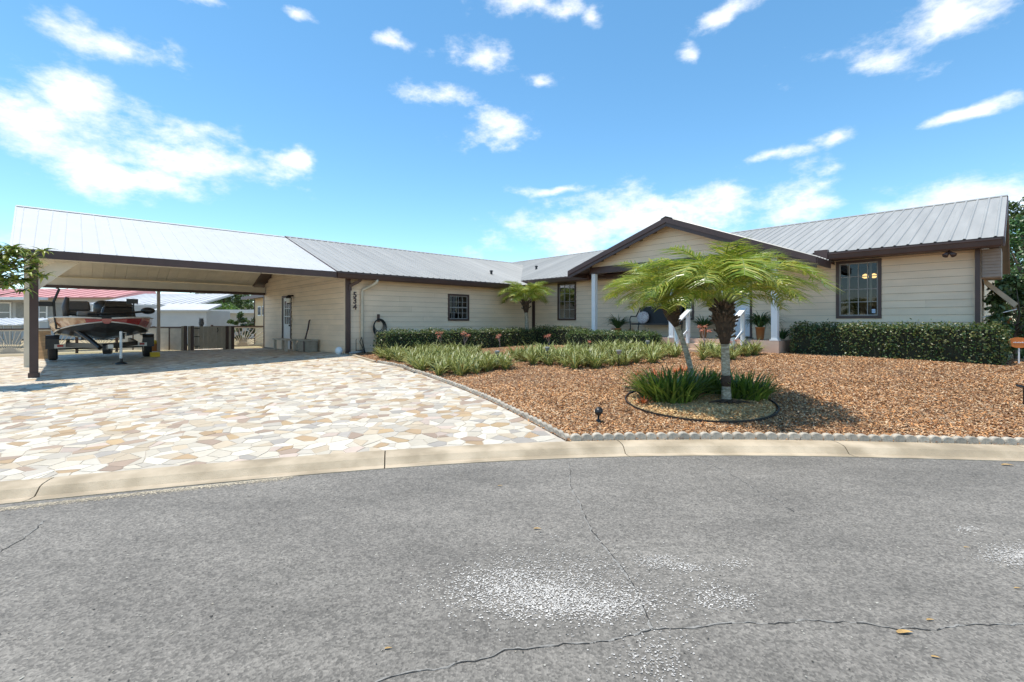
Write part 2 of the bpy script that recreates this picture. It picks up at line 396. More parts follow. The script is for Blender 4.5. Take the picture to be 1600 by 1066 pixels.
for k in ins:
    s = keys[k]; c = .5
    pg = [s + Vector(v) for v in ((-c, -c), (c, -c), (c, c), (-c, c))]
    for di in range(-3, 4):
        for dj in range(-3, 4):
            o = keys.get((k[0] + di, k[1] + dj))
            if o is None or (di == 0 and dj == 0): continue
            d = o - s; L_ = d.length
            if L_ > .95: continue
            pg = halfclip(pg, s + d * .5 - d / L_ * .0045, d / L_)
            if len(pg) < 3: break
        if len(pg) < 3: break
    if len(pg) < 3: continue
    for a, b, nn in segn:
        if min((a - s).length, (b - s).length, ((a + b) / 2 - s).length) < .8 + (b - a).length / 2:
            ab = b - a; t = (s - a).dot(ab) / ab.length_squared
            if -.25 < t < 1.25 and abs((s - a).dot(nn)) < .6 and (s - a).dot(nn) < 0: pg = halfclip(pg, a - nn * .008, nn)
            if len(pg) < 3: break
    if len(pg) < 3: continue
    ar = abs(sum(pg[i].x * pg[(i + 1) % len(pg)].y - pg[(i + 1) % len(pg)].x * pg[i].y for i in range(len(pg)))) / 2
    if ar < .002: continue
    stones.append((s, pg, ar))
M_STONE = mat('flagstone', (1, 1, 1), .62, var=.09, scale=9, bump=.15, bscale=40, attr=True, detail=7)
M_GROUT = mat('grout', (.50, .44, .36), .9, var=.12, scale=5)
drive = empty('driveway', (0, 0, 0)); tag(drive, kind='structure')
# grout bed
mb = MB()
qs = [Vector((x, y)) for x in np.arange(-17.5, 1.2, .3) for y in np.arange(1.0, 21.5, .3)]
for c in qs:
    pg = [c + Vector(v) for v in ((0, 0), (.3, 0), (.3, .3), (0, .3))]
    if not any(inside(p.x, p.y) for p in pg + [c + Vector((.15, .15))]): continue
    for a, b, nn in segn:
        ce = c + Vector((.15, .15)); ab = b - a; t = (ce - a).dot(ab) / ab.length_squared
        if -.4 / max(ab.length, .2) < t < 1 + .4 / max(ab.length, .2) and abs((ce - a).dot(nn)) < .32: pg = halfclip(pg, a, nn) if len(pg) > 2 else pg
    if len(pg) > 2:
        zz = gz(np.array([p.x for p in pg]), np.array([p.y for p in pg])); mb.quadface([(p.x, p.y, z) for p, z in zip(pg, zz)])
mb.build('grout_bed', M_GROUT, drive)
stones.sort(key=lambda t: -t[2] / t[0].length_squared if abs((t[0].x / t[0].y)) < 1.1 and t[0].y > 1 else 0)
rv, rf, rc = [], [], []
bigv, bigf, bigc = [], [], []
for i, (s, pg, ar) in enumerate(stones):
    col = np.array(random.choice(PALC)) * np.array((.86, .81, .735)) * random.uniform(.86, 1.08); h_ = random.uniform(.003, .006)
    zz = gz(np.array([p.x for p in pg]), np.array([p.y for p in pg])); n = len(pg)
    sgn = sum(pg[j].x * pg[(j + 1) % n].y - pg[(j + 1) % n].x * pg[j].y for j in range(n))
    if sgn < 0: pg = pg[::-1]; zz = zz[::-1]
    ce = sum(pg, Vector((0, 0))) / n
    V = [(p.x, p.y, z - .01) for p, z in zip(pg, zz)] + [(p.x, p.y, z + h_ - .0015) for p, z in zip(pg, zz)]
    V += [(p.x + (ce.x - p.x) * .05, p.y + (ce.y - p.y) * .05, z + h_) for p, z in zip(pg, zz)]
    Fs = [(j, (j + 1) % n, n + (j + 1) % n, n + j) for j in range(n)] + [(n + j, n + (j + 1) % n, 2 * n + (j + 1) % n, 2 * n + j) for j in range(n)] + [tuple(range(2 * n, 3 * n))]
    if i < 300:
        me = bpy.data.meshes.new('flagstone'); me.from_pydata([(v[0] - ce.x, v[1] - ce.y, v[2]) for v in V], [], Fs); me.materials.append(M_STONE)
        a = me.color_attributes.new('col', 'FLOAT_COLOR', 'CORNER'); a.data.foreach_set('color', np.tile(np.append(col, 1), len(me.loops)).astype(np.float32))
        link('flagstone', me, drive, (ce.x, ce.y, 0))
    else:
        b0 = len(bigv); bigv += V; bigf += [tuple(b0 + q for q in f) for f in Fs]; bigc += [col] * sum(len(f) for f in Fs)
me = bpy.data.meshes.new('flagstones_beyond'); me.from_pydata(bigv, [], bigf); me.materials.append(M_STONE)
a = me.color_attributes.new('col', 'FLOAT_COLOR', 'CORNER'); bc = np.ones((len(bigc), 4), np.float32); bc[:, :3] = np.array(bigc); a.data.foreach_set('color', bc.ravel())
tag(link('flagstones_beyond', me, drive), kind='stuff')

# ------------------------------------------------------------------ mulch bed
mul_poly = [(e.x, e.y) for e in EDGE[::-1]] + [(float(x), float(kerb_y(x)) + KW + .004) for x in np.linspace(EDGE[0].x + .02, 13, 40)] + [(13.5, 9.0), (W(PB, -13.4).x, W(PB, -13.4).y), (W(PB, 0).x, W(PB, 0).y), (W(0.05, 0).x, W(.05, 0).y)]
MP = np.array(mul_poly)
def in_poly(P, x, y):
    c = np.zeros(x.shape, bool); j = len(P) - 1
    for i in range(len(P)):
        xi, yi = P[i]; xj, yj = P[j]
        with np.errstate(divide='ignore', invalid='ignore'):
            c ^= ((yi > y) != (yj > y)) & (x < (xj - xi) * (y - yi) / (yj - yi + 1e-12) + xi)
        j = i
    return c
# sheet: fine triangulated polygon via bmesh
bm = bmesh.new(); vs = [bm.verts.new((x, y, 0)) for x, y in mul_poly]; bm.faces.new(vs)
bmesh.ops.triangulate(bm, faces=bm.faces[:])
for _ in range(4): bmesh.ops.subdivide_edges(bm, edges=[e for e in bm.edges if e.calc_length() > .6], cuts=1); bmesh.ops.triangulate(bm, faces=bm.faces[:])
for v in bm.verts: v.co.z = g(v.co.x, v.co.y) + .006
bmesh.ops.recalc_face_normals(bm, faces=bm.faces[:])
me = bpy.data.meshes.new('mulch_bed'); bm.to_mesh(me); bm.free()
M_MULCHBASE = mat('mulch_soil', (.20, .105, .05), .95, var=.3, scale=30, bump=.8, bscale=60, detail=6)
me.materials.append(M_MULCHBASE); mulch = tag(link('mulch_bed', me), kind='structure')
M_CHIP = mat('mulch_chip', (1, 1, 1), .85, var=.12, scale=40, attr=True)
def chips(name, X, Y, Zf, pal, parent, lmin=.018, lmax=.052, wmin=.007, wmax=.017, lift=.012, tilt=.35):
    n = len(X); th = rng.uniform(0, 2 * np.pi, n); L_ = rng.uniform(lmin, lmax, n) / 2; w = rng.uniform(wmin, wmax, n) / 2
    big = rng.random(n) < .05; L_[big] *= 1.5; w[big] *= 1.5
    t1 = rng.normal(0, tilt, n); t2 = rng.normal(0, tilt, n); z = Zf(X, Y) + rng.uniform(.3, 1.0, n) * lift
    ax = np.stack([np.cos(th) * np.cos(t1), np.sin(th) * np.cos(t1), np.sin(t1)], -1) * L_[:, None]
    bx = np.stack([-np.sin(th) * np.cos(t2), np.cos(th) * np.cos(t2), np.sin(t2)], -1) * w[:, None]
    c = np.stack([X, Y, z], -1)
    sk = rng.uniform(.3, 1, (n, 1))
    V = np.stack([c - ax - bx * sk, c + ax * .9 - bx, c + ax + bx * sk, c - ax * .8 + bx], 1).reshape(-1, 3)
    pal = np.array(pal); C = pal[rng.integers(0, len(pal), n)] * rng.uniform(.75, 1.25, (n, 1)); C *= np.array((1.0, .95, .84)); C *= (1 + .13 * np.sin(X * 2.1 + np.sin(Y * 1.7) * 2) * np.sin(Y * 2.6 + X * .7))[:, None]
    o = link(name, np_mesh(name, V, np.arange(n * 4).reshape(n, 4), M_CHIP, C), parent); tag(o, kind='stuff'); return o
MPAL = [(.56, .32, .16), (.58, .30, .13), (.47, .25, .12), (.38, .19, .085), (.54, .33, .18), (.28, .13, .06), (.60, .43, .28), (.46, .34, .25), (.64, .48, .33), (.24, .12, .06), (.52, .24, .09)]
cx = []; cy = []
for n_, ya, yb in ((200000, 4.4, 8.0), (130000, 8.0, 12.5), (40000, 12.5, 18)):
    x = rng.uniform(-5, 12.5, n_); y = rng.uniform(ya, yb, n_); k = in_poly(MP, x, y) & (np.abs(x) / y < 1.2); cx.append(x[k]); cy.append(y[k])
cx = np.concatenate(cx); cy = np.concatenate(cy)
ISL = Vector((2.64, 6.66)); ISR = (1.0, .96)
inis = ((cx - ISL.x) / ISR[0]) ** 2 + ((cy - ISL.y) / ISR[1]) ** 2 < .97
chips('mulch_chips', cx[~inis], cy[~inis], lambda x, y: gz(x, y) + .004, MPAL, mulch)

# ------------------------------------------------------------------ scalloped edging
M_BLOCK = mat('edging_concrete', (.46, .40, .32), .9, var=.2, scale=25, bump=.4, bscale=90, objrand=.14)
def scallop_mesh(w=.118, t=.055, h=.062):
    mb = MB(); n = 8; ring = [(-w / 2, -.05)] + [(-w / 2 * math.cos(math.pi * i / n), .02 + (h - .02) * math.sin(math.pi * i / n)) for i in range(n + 1)] + [(w / 2, -.05)]
    fr = [(x, -t / 2, z) for x, z in ring]; bk = [(x, t / 2, z) for x, z in ring]; inn = [(x * .86, -t / 2 - .006, z - .006) for x, z in ring]
    mb.quadface(inn); mb.quadface(bk[::-1])
    for i in range(len(ring) - 1):
        mb.quadface([fr[i], fr[i + 1], inn[i + 1], inn[i]]); mb.quadface([fr[i + 1], fr[i], bk[i], bk[i + 1]])
    return mb.mesh('edging_block', M_BLOCK)
SC = scallop_mesh()
def lay_blocks(root, pts, step=.12, lift=0.0):
    acc = 0.0
    for a, b in zip(pts[:-1], pts[1:]):
        a = Vector(a[:2]); b = Vector(b[:2]); L_ = (b - a).length; d = (b - a) / L_; t = -acc
        while t + step <= L_ + 1e-6:
            t += step
            c = a + d * (t - step / 2)
            o = link('edging_block', SC, root, (c.x, c.y, g(c.x, c.y) + lift + random.uniform(-.006, .004)), math.atan2(d.y, d.x) + random.uniform(-.05, .05)); o.rotation_euler.x = random.uniform(-.09, .06)
            s = random.uniform(.92, 1.03); o.scale = (s, 1, s)
        acc = L_ - t
r1 = tag(empty('scalloped_edging'), 'row of scalloped concrete edging blocks along the kerb in front of the mulch', 'edging')
lay_blocks(r1, [(x, float(kerb_y(x)) + KW + .035) for x in np.linspace(EDGE[0].x + .05, 7.6, 60)], .12, .012)
r2 = tag(empty('scalloped_edging'), 'slanting row of scalloped concrete edging between driveway paving and mulch', 'edging')
lay_blocks(r2, [(e.x + .03, e.y + .02) for e in EDGE[:9]], .12, .0)
mb = MB()
for a, b in zip(EDGE[8:-1], EDGE[9:]):
    mb.bar((a.x, a.y, g(a.x, a.y) + .015), (b.x, b.y, g(b.x, b.y) + .015), .09, .05)
tag(mb.build('border_strip', M_CONC), 'thin concrete strip edging the bed beside the house corner', 'edging')

# ------------------------------------------------------------------ house
house = tag(empty('house', (A.x, A.y, 0), RZ), 'long tan ranch house with lap siding, brown trim and grey metal roofs', 'house')
def fpt(ax, c, s, off, z): return (s, c - off, z) if ax == 'p' else (c - off, s, z)
EXP = .168
def siding(name, ax, c, s0, s1, z0, z1, openings=(), lim=None, parent=house, expo=EXP, joints=True, mat_=None, core=True):
    """lap boards over a wall; lim(z) gives the run of the wall at height z (gables)"""
    mb = MB()
    if core:
        cuts = sorted({s0, s1, *[o[0] for o in openings], *[o[1] for o in openings]})
        for a, b in zip(cuts[:-1], cuts[1:]):
            m = (a + b) / 2; op = [o for o in openings if o[0] <= m <= o[1]]
            lev = [z0] + [v for o in sorted(op, key=lambda o: o[2]) for v in (o[2], o[3])] + [z1]
            for k in range(0, len(lev), 2):
                if lev[k + 1] - lev[k] > .01:
                    p = [fpt(ax, c, a, 0, lev[k]), fpt(ax, c, b, 0, lev[k]), fpt(ax, c, b, -.12, lev[k]), fpt(ax, c, a, -.12, lev[k])]
                    mb.hexa(p + [(x, y, lev[k + 1]) for x, y, _ in p])
    else:
        a, b = lim(z0); a2, b2 = lim(z1 - .01)
        mb.hexa([fpt(ax, c, a, 0, z0), fpt(ax, c, b, 0, z0), fpt(ax, c, b, -.06, z0), fpt(ax, c, a, -.06, z0), fpt(ax, c, a2, 0, z1), fpt(ax, c, b2, 0, z1), fpt(ax, c, b2, -.06, z1), fpt(ax, c, a2, -.06, z1)])
    wall = mb.build(name, M_CORE, parent)
    k = 0; z = z0
    while z < z1 - .02:
        zt = min(z + expo, z1)
        a, b = (s0, s1) if lim is None else lim(z + expo * .3)
        if b - a < .05: break
        cuts = {a, b}
        for o in openings:
            if o[2] < zt and o[3] > z: cuts |= {max(a, min(b, o[0])), max(a, min(b, o[1]))}
        if joints and b - a > 4:
            x = a + ((k * 1.37 + .9) % 3.2)
            while x < b - .5:
                if x > a + .5 and not any(o[0] - .15 < x < o[1] + .15 for o in openings): cuts.add(x)
                x += 3.66
        cuts = sorted(cuts)
        for u, v in zip(cuts[:-1], cuts[1:]):
            if v - u < .02: continue
            m = (u + v) / 2; parts = [(z, zt)]
            for o in openings:
                if o[0] < m < o[1] and o[2] < zt and o[3] > z:
                    parts = [q for q in ((z, o[2]), (o[3], zt)) if q[1] - q[0] > .012]
            for (za, zb) in parts:
                u_, v_ = u + .0012, v - .0012; lap = .018 if zb == zt and zt < z1 else 0
                P = [fpt(ax, c, u_, .026, za + .004), fpt(ax, c, v_, .026, za + .004), fpt(ax, c, v_, .001, za + .007), fpt(ax, c, u_, .001, za + .007),
                     fpt(ax, c, u_, .009, zb), fpt(ax, c, v_, .009, zb), fpt(ax, c, v_, .001, zb), fpt(ax, c, u_, .001, zb)]
                if ax == 'q': P = [P[i] for i in (1, 0, 3, 2, 5, 4, 7, 6)]
                MB().hexa(P).build('siding_board', mat_ or M_SIDING, wall)
        z += expo; k += 1
    return wall
WIN_R = (-11.68, -10.78, 1.445, 2.865); WIN_2 = (-2.30, -1.37, 1.42, 2.875); WIN_3 = (-7.02, -5.24, 1.42, 2.875); DOOR_F = (-8.74, -7.80, .90, 2.895)
WIN_L = (3.745, 4.675, 1.40, 2.345); DOOR_S = (4.90, 5.93, .26, 2.36)
siding('wall', 'p', 0, 0.0, PB - .002, .34, 2.68, [WIN_L])
siding('wall', 'q', PB, -13.37, -.004, .50, 2.92, [WIN_R, WIN_2, WIN_3, DOOR_F])
SL = (4.45 - 2.83) / 4.63
def gl(z):
    if z < 2.75: return (0.004, 8.47)
    d = (z + .12 - 2.97) / SL; return (max(0.004, d), min(8.47, 8.46 - d))
siding('wall', 'q', 0, 0.004, 8.47, .24, 2.68, [DOOR_S], joints=True)
wg = siding('gable_wall', 'q', 0, 0.2, 8.3, 2.68, 4.30, lim=gl, core=False, joints=False)
# far end wall of the right wing (seen edge on) and back walls
mb = MB(); mb.box(PB, PB + 9, -13.37, -13.25, .5, 2.9); mb.box(0.02, PB, 8.35, 8.47, .2, 2.7); mb.box(PB + 8.88, PB + 9, -13.25, 8.47, .4, 2.9)
mb.quadface([(PB, -13.3, 2.9), (PB + 9, -13.3, 2.9), (PB + 4.5, -13.3, 4.62)])
mb.build('rear_wall', M_SIDING, house)
# corner boards
mb = MB(); mb.box(-.03, .10, -.036, -.0225, .34, 2.66); mb.box(-.036, -.0225, -.036, .10, .3, 2.66); mb.build('corner_board', M_SIDING, house)
mb = MB(); mb.box(PB - .036, PB - .0225, -13.39, -13.28, .5, 2.9); mb.box(PB - .036, PB + .1, -13.385, -13.372, .5, 2.9); mb.build('corner_board', M_SIDING, house)
mb = MB(); mb.box(PB - .036, PB - .0225, -.10, -.036, .45, 2.66); mb.box(PB - .13, PB - .036, -.036, -.0225, .45, 2.66); mb.build('corner_board', M_BROWN, house)
mb = MB(); mb.box(-.036, -.0225, 8.40, 8.50, .2, 2.7); mb.build('corner_board', M_BROWN, house)

# metal roofs
RIB = .2285
def panel_mesh(length, width=.914, pitch=RIB, h=.02, mat_=None, rw=.03):
    mb = MB(); pr = [(0, 0)]; n = int(round(width / pitch))
    for i in range(n):
        c = pitch * (i + .5); pr += [(c - rw, 0), (c - rw * .45, h), (c + rw * .45, h), (c + rw, 0)]
        for e in (-.5, .5):
            pass
    pr += [(width - .001, 0)]
    k = len(pr); mb.v = [(x, 0, z) for x, z in pr] + [(x, length, z) for x, z in pr]
    for i in range(k - 1): mb.f.append((i, i + 1, k + i + 1, k + i)); mb.m.append(0)
    # folded lower edge so the sheet has a visible thickness
    mb.v += [(x, 0, z - .006) for x, z in pr]; b0 = 2 * k
    for i in range(k - 1): mb.f.append((b0 + i, b0 + i + 1, i + 1, i)); mb.m.append(0)
    return mb.mesh('roof_panel', mat_ or M_METAL)
def lay_panels(part, me, origin, along, up, n, width=.914, name='roof_panel'):
    a = Vector(along).normalized(); u = Vector(up).normalized(); nn = a.cross(u)
    for i in range(n):
        o = link(name, me, part); p = Vector(origin) + a * (width * i) + nn * .004
        m = Matrix((a, u, nn)).transposed().to_4x4(); m.translation = p; o.matrix_basis = m
def deck(name, pts_low, pts_high, th=.07, m=M_BROWN, parent=house):
    a, b = pts_low; c, d = pts_high      # a-b low edge, d-c high edge
    mb = MB(); P = [a, b, c, d]; mb.hexa([(x, y, z - th) for x, y, z in P] + P); return mb.build(name, m, parent)
lenL = math.hypot(4.63, 1.62)
rl = deck('roof', ((-.45, -.40, 2.83), (12.2, -.40, 2.83)), ((12.2, 4.23, 4.45), (-.45, 4.23, 4.45)))
lay_panels(rl, panel_mesh(lenL + .03), (-.45, -.42, 2.83), (1, 0, 0), (0, 4.63, 1.62), 13)
rlb = deck('roof', ((-.45, 4.23, 4.45), (12.2, 4.23, 4.45)), ((12.2, 8.86, 2.83), (-.45, 8.86, 2.83)))
lay_panels(rlb, panel_mesh(lenL), (12.2, 8.86, 2.83), (-1, 0, 0), (0, -4.63, 1.62), 13)
sR = (4.80 - 3.07) / 5.0; lenR = math.hypot(5.0, 1.73)
rr = deck('roof', ((PB - .5, 9.0, 3.07), (PB - .5, -13.70, 3.07)), ((PB + 4.5, -13.70, 4.80), (PB + 4.5, 9.0, 4.80)))
lay_panels(rr, panel_mesh(lenR + .03), (PB - .52, -13.72 + .914 * 25, 3.07), (0, -1, 0), (5.0, 0, 1.73), 25)
rrb = deck('roof', ((PB + 4.5, 9.0, 4.80), (PB + 4.5, -13.70, 4.80)), ((PB + 9.5, -13.70, 3.07), (PB + 9.5, 9.0, 3.07)))
lay_panels(rrb, panel_mesh(lenR), (PB + 9.5, -13.72, 3.07), (0, 1, 0), (-5.0, 0, 1.73), 25)
# ridge caps
def ridge_cap(a, b, dx, dz, parent, m=M_METAL, w=.16, name='ridge_cap'):
    a = Vector(a); b = Vector(b); dx = Vector(dx); lo = Vector((0, 0, -dz)) + dx * w; lo2 = Vector((0, 0, -dz)) - dx * w; up = Vector((0, 0, .034)); mb = MB()
    d = (b - a); n = max(1, int(d.length / 3))
    mb.quadface([a + up + lo, b + up + lo, b + up, a + up]); mb.quadface([a + up, b + up, b + up + lo2, a + up + lo2])
    t = Vector((0, 0, -.012)); mb.quadface([a + up + lo + t, b + up + lo + t, b + up + lo, a + up + lo]); mb.quadface([a + up + lo2, b + up + lo2, b + up + lo2 + t, a + up + lo2 + t])
    mb.quadface([a + up + lo, a + up, a + up + lo2, a + up + lo2 + t, a + up + t, a + up + lo + t]); return mb.build(name, m, parent)
ridge_cap((-.46, 4.23, 4.45), (11.6, 4.23, 4.45), (0, 1, 0), .16 * .35, rl)
ridge_cap((PB + 4.5, -13.73, 4.80), (PB + 4.5, 9, 4.80), (1, 0, 0), .16 * .346, rr)
# eave fascia, gutters and soffits
def gutter(ax, c, s0, s1, zt, h=.17, name='gutter', d=.11):
    mb = MB()
    pr = [(0, 0), (d, 0), (d, -.035), (d - .012, -.05), (d - .03, -h + .03), (d - .05, -h), (0, -h)]
    for i in range(len(pr) - 1):
        a, b = pr[i], pr[i + 1]
        q = [fpt(ax, c, s0, a[0], zt + a[1]), fpt(ax, c, s1, a[0], zt + a[1]), fpt(ax, c, s1, b[0], zt + b[1]), fpt(ax, c, s0, b[0], zt + b[1])]
        mb.quadface(q if ax == 'q' else q)
    for s in (s0, s1): mb.quadface([fpt(ax, c, s, a[0], zt + a[1]) for a in pr])
    return mb.build(name, M_BROWN, house)
gutter('p', -.385, -.45, PB - .42, 2.80)
mb = MB(); mb.box(-.42, PB - .3, -.384, -.02, 2.66, 2.684); mb.box(-.42, PB - .3, -.384, -.36, 2.686, 2.79); mb.build('soffit', M_BROWN, house)
gutter('q', PB - .485, -13.69, -10.42, 3.045); gutter('q', PB - .485, -3.35, .28, 3.045)
mb = MB(); mb.box(PB - .484, PB - .02, -13.66, .0, 2.90, 2.93); mb.box(PB - .484, PB - .46, -13.66, .25, 2.932, 3.01); mb.build('soffit', M_BROWN, house)
# right gable rake overhang
mb = MB()
for a, b in (((PB - .5, 3.07), (PB + 4.5, 4.80)), ((PB + 4.5, 4.80), (PB + 9.5, 3.07))):
    mb.hexa([(a[0], -13.74, a[1] - .19), (b[0], -13.74, b[1] - .19), (b[0], -13.705, b[1] - .19), (a[0], -13.705, a[1] - .19), (a[0], -13.74, a[1] - .01), (b[0], -13.74, b[1] - .01), (b[0], -13.705, b[1] - .01), (a[0], -13.705, a[1] - .01)])
mb.build('rake_board', M_BROWN, house)
mb = MB()
for a, b in (((-.40, 2.83), (4.23, 4.45)), ((4.23, 4.45), (8.86, 2.83))):
    mb.hexa([(-.484, a[0], a[1] - .17), (-.484, b[0], b[1] - .17), (-.453, b[0], b[1] - .17), (-.453, a[0], a[1] - .17), (-.484, a[0], a[1] + .005), (-.484, b[0], b[1] + .005), (-.453, b[0], b[1] + .005), (-.453, a[0], a[1] + .005)])
mb.build('rake_board', M_BROWN, house)
M_SLAT = mat('shade_brown_slat', (.34, .25, .19), .6)  # cream slats and box, with their shading put into a darker brown
# boxed eave return and slatted side vent at the right gable
mb = MB(); mb.box(PB - .06, PB + .95, -13.68, -13.39, 2.28, 2.89); mb.build('gable_side_box', M_SLAT, house)
for k in range(9):
    MB().hexa([(PB - .085, -13.68, 2.30 + k * .065), (PB - .085, -13.40, 2.30 + k * .065), (PB - .061, -13.40, 2.30 + k * .065), (PB - .061, -13.68, 2.30 + k * .065),
               (PB - .068, -13.68, 2.36 + k * .065), (PB - .068, -13.40, 2.36 + k * .065), (PB - .061, -13.40, 2.36 + k * .065), (PB - .061, -13.68, 2.36 + k * .065)]).build('louvre_slat', M_SLAT, house)
# roof vents
for (p, q, z) in ((6.6, .95, 0), (PB + 1.55, 1.35, 1)):
    zz = 2.83 + SL * (q + .4) if z == 0 else 3.07 + sR * (p - PB + .5)
    MB().lathe((p, q, zz - .03), [(.05, 0), (.05, .16), (.075, .165), (.075, .2), (.02, .22)], 10).build('vent_pipe', M_BLACK, house)

# windows
M_SASH = mat('sash_metal', (.30, .27, .24), .45, var=.08)
M_BAR = mat('tan_inner_bar', (.62, .52, .36), .6)
def window(ax, c, o, cols, rows, mid=False, inner=(.21, .79), name='window', fw=.055):
    s0, s1, z0, z1 = o; fr = MB()
    def bx(m, a, b, o0, o1, za, zb):
        p = fpt(ax, c, a, o1, za); q = fpt(ax, c, b, o0, zb); m.box(p[0], q[0], p[1], q[1], za, zb)
    bx(fr, s0 - .01, s0 + fw, -.05, .04, z0 - .01, z1 + .01); bx(fr, s1 - fw, s1 + .01, -.05, .04, z0 - .01, z1 + .01)
    bx(fr, s0 + fw, s1 - fw, -.05, .04, z0 - .01, z0 + fw); bx(fr, s0 + fw, s1 - fw, -.05, .04, z1 - fw, z1 + .01)
    w = fr.build(name, M_BROWN, house)
    a, b, za, zb = s0 + fw, s1 - fw, z0 + fw, z1 - fw; sw = .028
    sa = MB(); bx(sa, a, a + sw, -.04, .012, za, zb); bx(sa, b - sw, b, -.04, .012, za, zb); bx(sa, a + sw, b - sw, -.04, .012, za, za + sw); bx(sa, a + sw, b - sw, -.04, .012, zb - sw, zb)
    if mid: bx(sa, a + sw, b - sw, -.04, .014, (za + zb) / 2 - .022, (za + zb) / 2 + .022)
    sa.build('sash', M_SASH, w)
    a += sw; b -= sw; za += sw; zb -= sw
    pw = (b - a) / cols; ph = (zb - za) / rows
    for i in range(1, cols):
        m = MB(); bx(m, a + i * pw - .009, a + i * pw + .009, -.03, .004, za, zb); m.build('muntin', M_SASH, w)
    for j in range(1, rows):
        if mid and j * 2 == rows: continue
        m = MB(); bx(m, a, b, -.0295, .0035, za + j * ph - .009, za + j * ph + .009); m.build('muntin', M_SASH, w)
    for i in range(cols):
        for j in range(rows):
            m = MB(); m.quadface([fpt(ax, c, a + i * pw, -.012, za + j * ph), fpt(ax, c, a + (i + 1) * pw, -.012, za + j * ph), fpt(ax, c, a + (i + 1) * pw, -.012, za + (j + 1) * ph), fpt(ax, c, a + i * pw, -.012, za + (j + 1) * ph)])
            m.build('pane', M_GLASS, w)
    for t in inner:
        m = MB(); s = a + (b - a) * t; bx(m, s - .022, s + .022, -.10, -.06, za, zb); m.build('inner_bar', M_BAR, w)
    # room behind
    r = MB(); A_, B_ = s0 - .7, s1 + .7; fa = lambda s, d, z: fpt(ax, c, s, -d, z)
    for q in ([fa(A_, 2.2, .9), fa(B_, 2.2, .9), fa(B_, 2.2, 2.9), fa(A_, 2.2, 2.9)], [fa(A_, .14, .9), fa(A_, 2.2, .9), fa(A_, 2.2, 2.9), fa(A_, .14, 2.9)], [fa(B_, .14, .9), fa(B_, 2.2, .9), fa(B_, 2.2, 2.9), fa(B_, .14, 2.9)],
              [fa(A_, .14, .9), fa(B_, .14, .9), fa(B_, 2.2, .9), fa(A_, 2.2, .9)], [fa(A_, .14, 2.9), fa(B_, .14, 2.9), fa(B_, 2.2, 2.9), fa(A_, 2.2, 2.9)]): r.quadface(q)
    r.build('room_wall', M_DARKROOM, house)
    return w
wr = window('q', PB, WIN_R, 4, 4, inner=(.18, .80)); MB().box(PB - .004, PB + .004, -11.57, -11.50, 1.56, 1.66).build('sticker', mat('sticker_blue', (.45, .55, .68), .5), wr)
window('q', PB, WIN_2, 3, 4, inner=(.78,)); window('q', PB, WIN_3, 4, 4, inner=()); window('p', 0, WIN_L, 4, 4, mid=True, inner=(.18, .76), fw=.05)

# front door and side door
d = MB(); s0, s1, z0, z1 = DOOR_F
d.box(PB - .035, PB + .05, s0 - .01, s0 + .05, z0, z1); d.box(PB - .035, PB + .05, s1 - .05, s1 + .01, z0, z1); d.box(PB - .035, PB + .05, s0 + .05, s1 - .05, z1 - .05, z1 + .01)
fd = d.build('front_door', M_BROWN, house)
MB().box(PB - .005, PB + .04, s0 + .052, s1 - .052, z0 + .03, z1 - .052).build('door_leaf', mat('white_door', (.74, .76, .80), .4, var=.02), fd)
for (a, b, c, e) in ((.12, .40, .15, .75), (.54, .82, .15, .75), (.12, .40, .9, 1.75), (.54, .82, .9, 1.75)):
    MB().box(PB - .014, PB - .0055, s0 + a, s0 + b, z0 + c, z0 + e).build('door_panel', MATS['white_door'], fd)
MB().box(PB - .06, PB - .006, s1 - .13, s1 - .09, 1.86, 1.98).build('handle', M_BLACK, fd)
MB().box(PB - .04, PB + .04, s0 - .05, s1 + .05, z0 - .03, z0 - .001).build('threshold', M_BLACK, fd)
MB().box(PB - .05, PB - .022, -7.42, -7.37, 2.02, 2.12).build('doorbell', M_BLACK, house)
s0, s1, z0, z1 = DOOR_S; d = MB()
d.box(-.05, .06, s0 - .01, s0 + .07, z0, z1 + .01); d.box(-.05, .06, s1 - .07, s1 + .02, z0, z1 + .01); d.box(-.05, .06, s0 + .07, s1 - .07, z1 - .07, z1 + .01)
sd = d.build('side_door', M_BROWN, house)
L_ = MB(); L_.box(-.012, .03, s0 + .072, s1 - .072, z0 + .03, z0 + 1.0); L_.box(-.012, .03, s0 + .072, s0 + .2, z0 + 1.0, z1 - .072); L_.box(-.012, .03, s1 - .2, s1 - .072, z0 + 1.0, z1 - .072); L_.box(-.012, .03, s0 + .2, s1 - .2, z1 - .2, z1 - .072)
L_.build('door_leaf', M_WHITE, sd)
for i in range(3):
    for j in range(3):
        w_ = (s1 - s0 - .4) / 3; h_ = (z1 - .2 - z0 - 1.0) / 3; a = s0 + .2 + i * w_; b = z0 + 1.0 + j * h_
        MB().box(.004, .012, a + .012, a + w_ - .012, b + .012, b + h_ - .012).build('pane', mat('door_glass', (.05, .055, .06), .08, spec=.6), sd)
m = MB()
for i in (1, 2): m.box(-.008, .003, s0 + .2 + i * w_ - .012, s0 + .2 + i * w_ + .012, z0 + 1, z1 - .2); m.box(-.0075, .0035, s0 + .2, s1 - .2, z0 + 1 + i * h_ - .012, z0 + 1 + i * h_ + .012)
m.build('muntin', M_WHITE, sd)
MB().ball((-.05, s0 + .13, z0 + .95), .035).build('handle', M_BLACK, sd)
m = MB(); m.box(-.1, -.03, 5.9, 8.4, .215, .26); m.build('threshold', M_BLACK, sd)

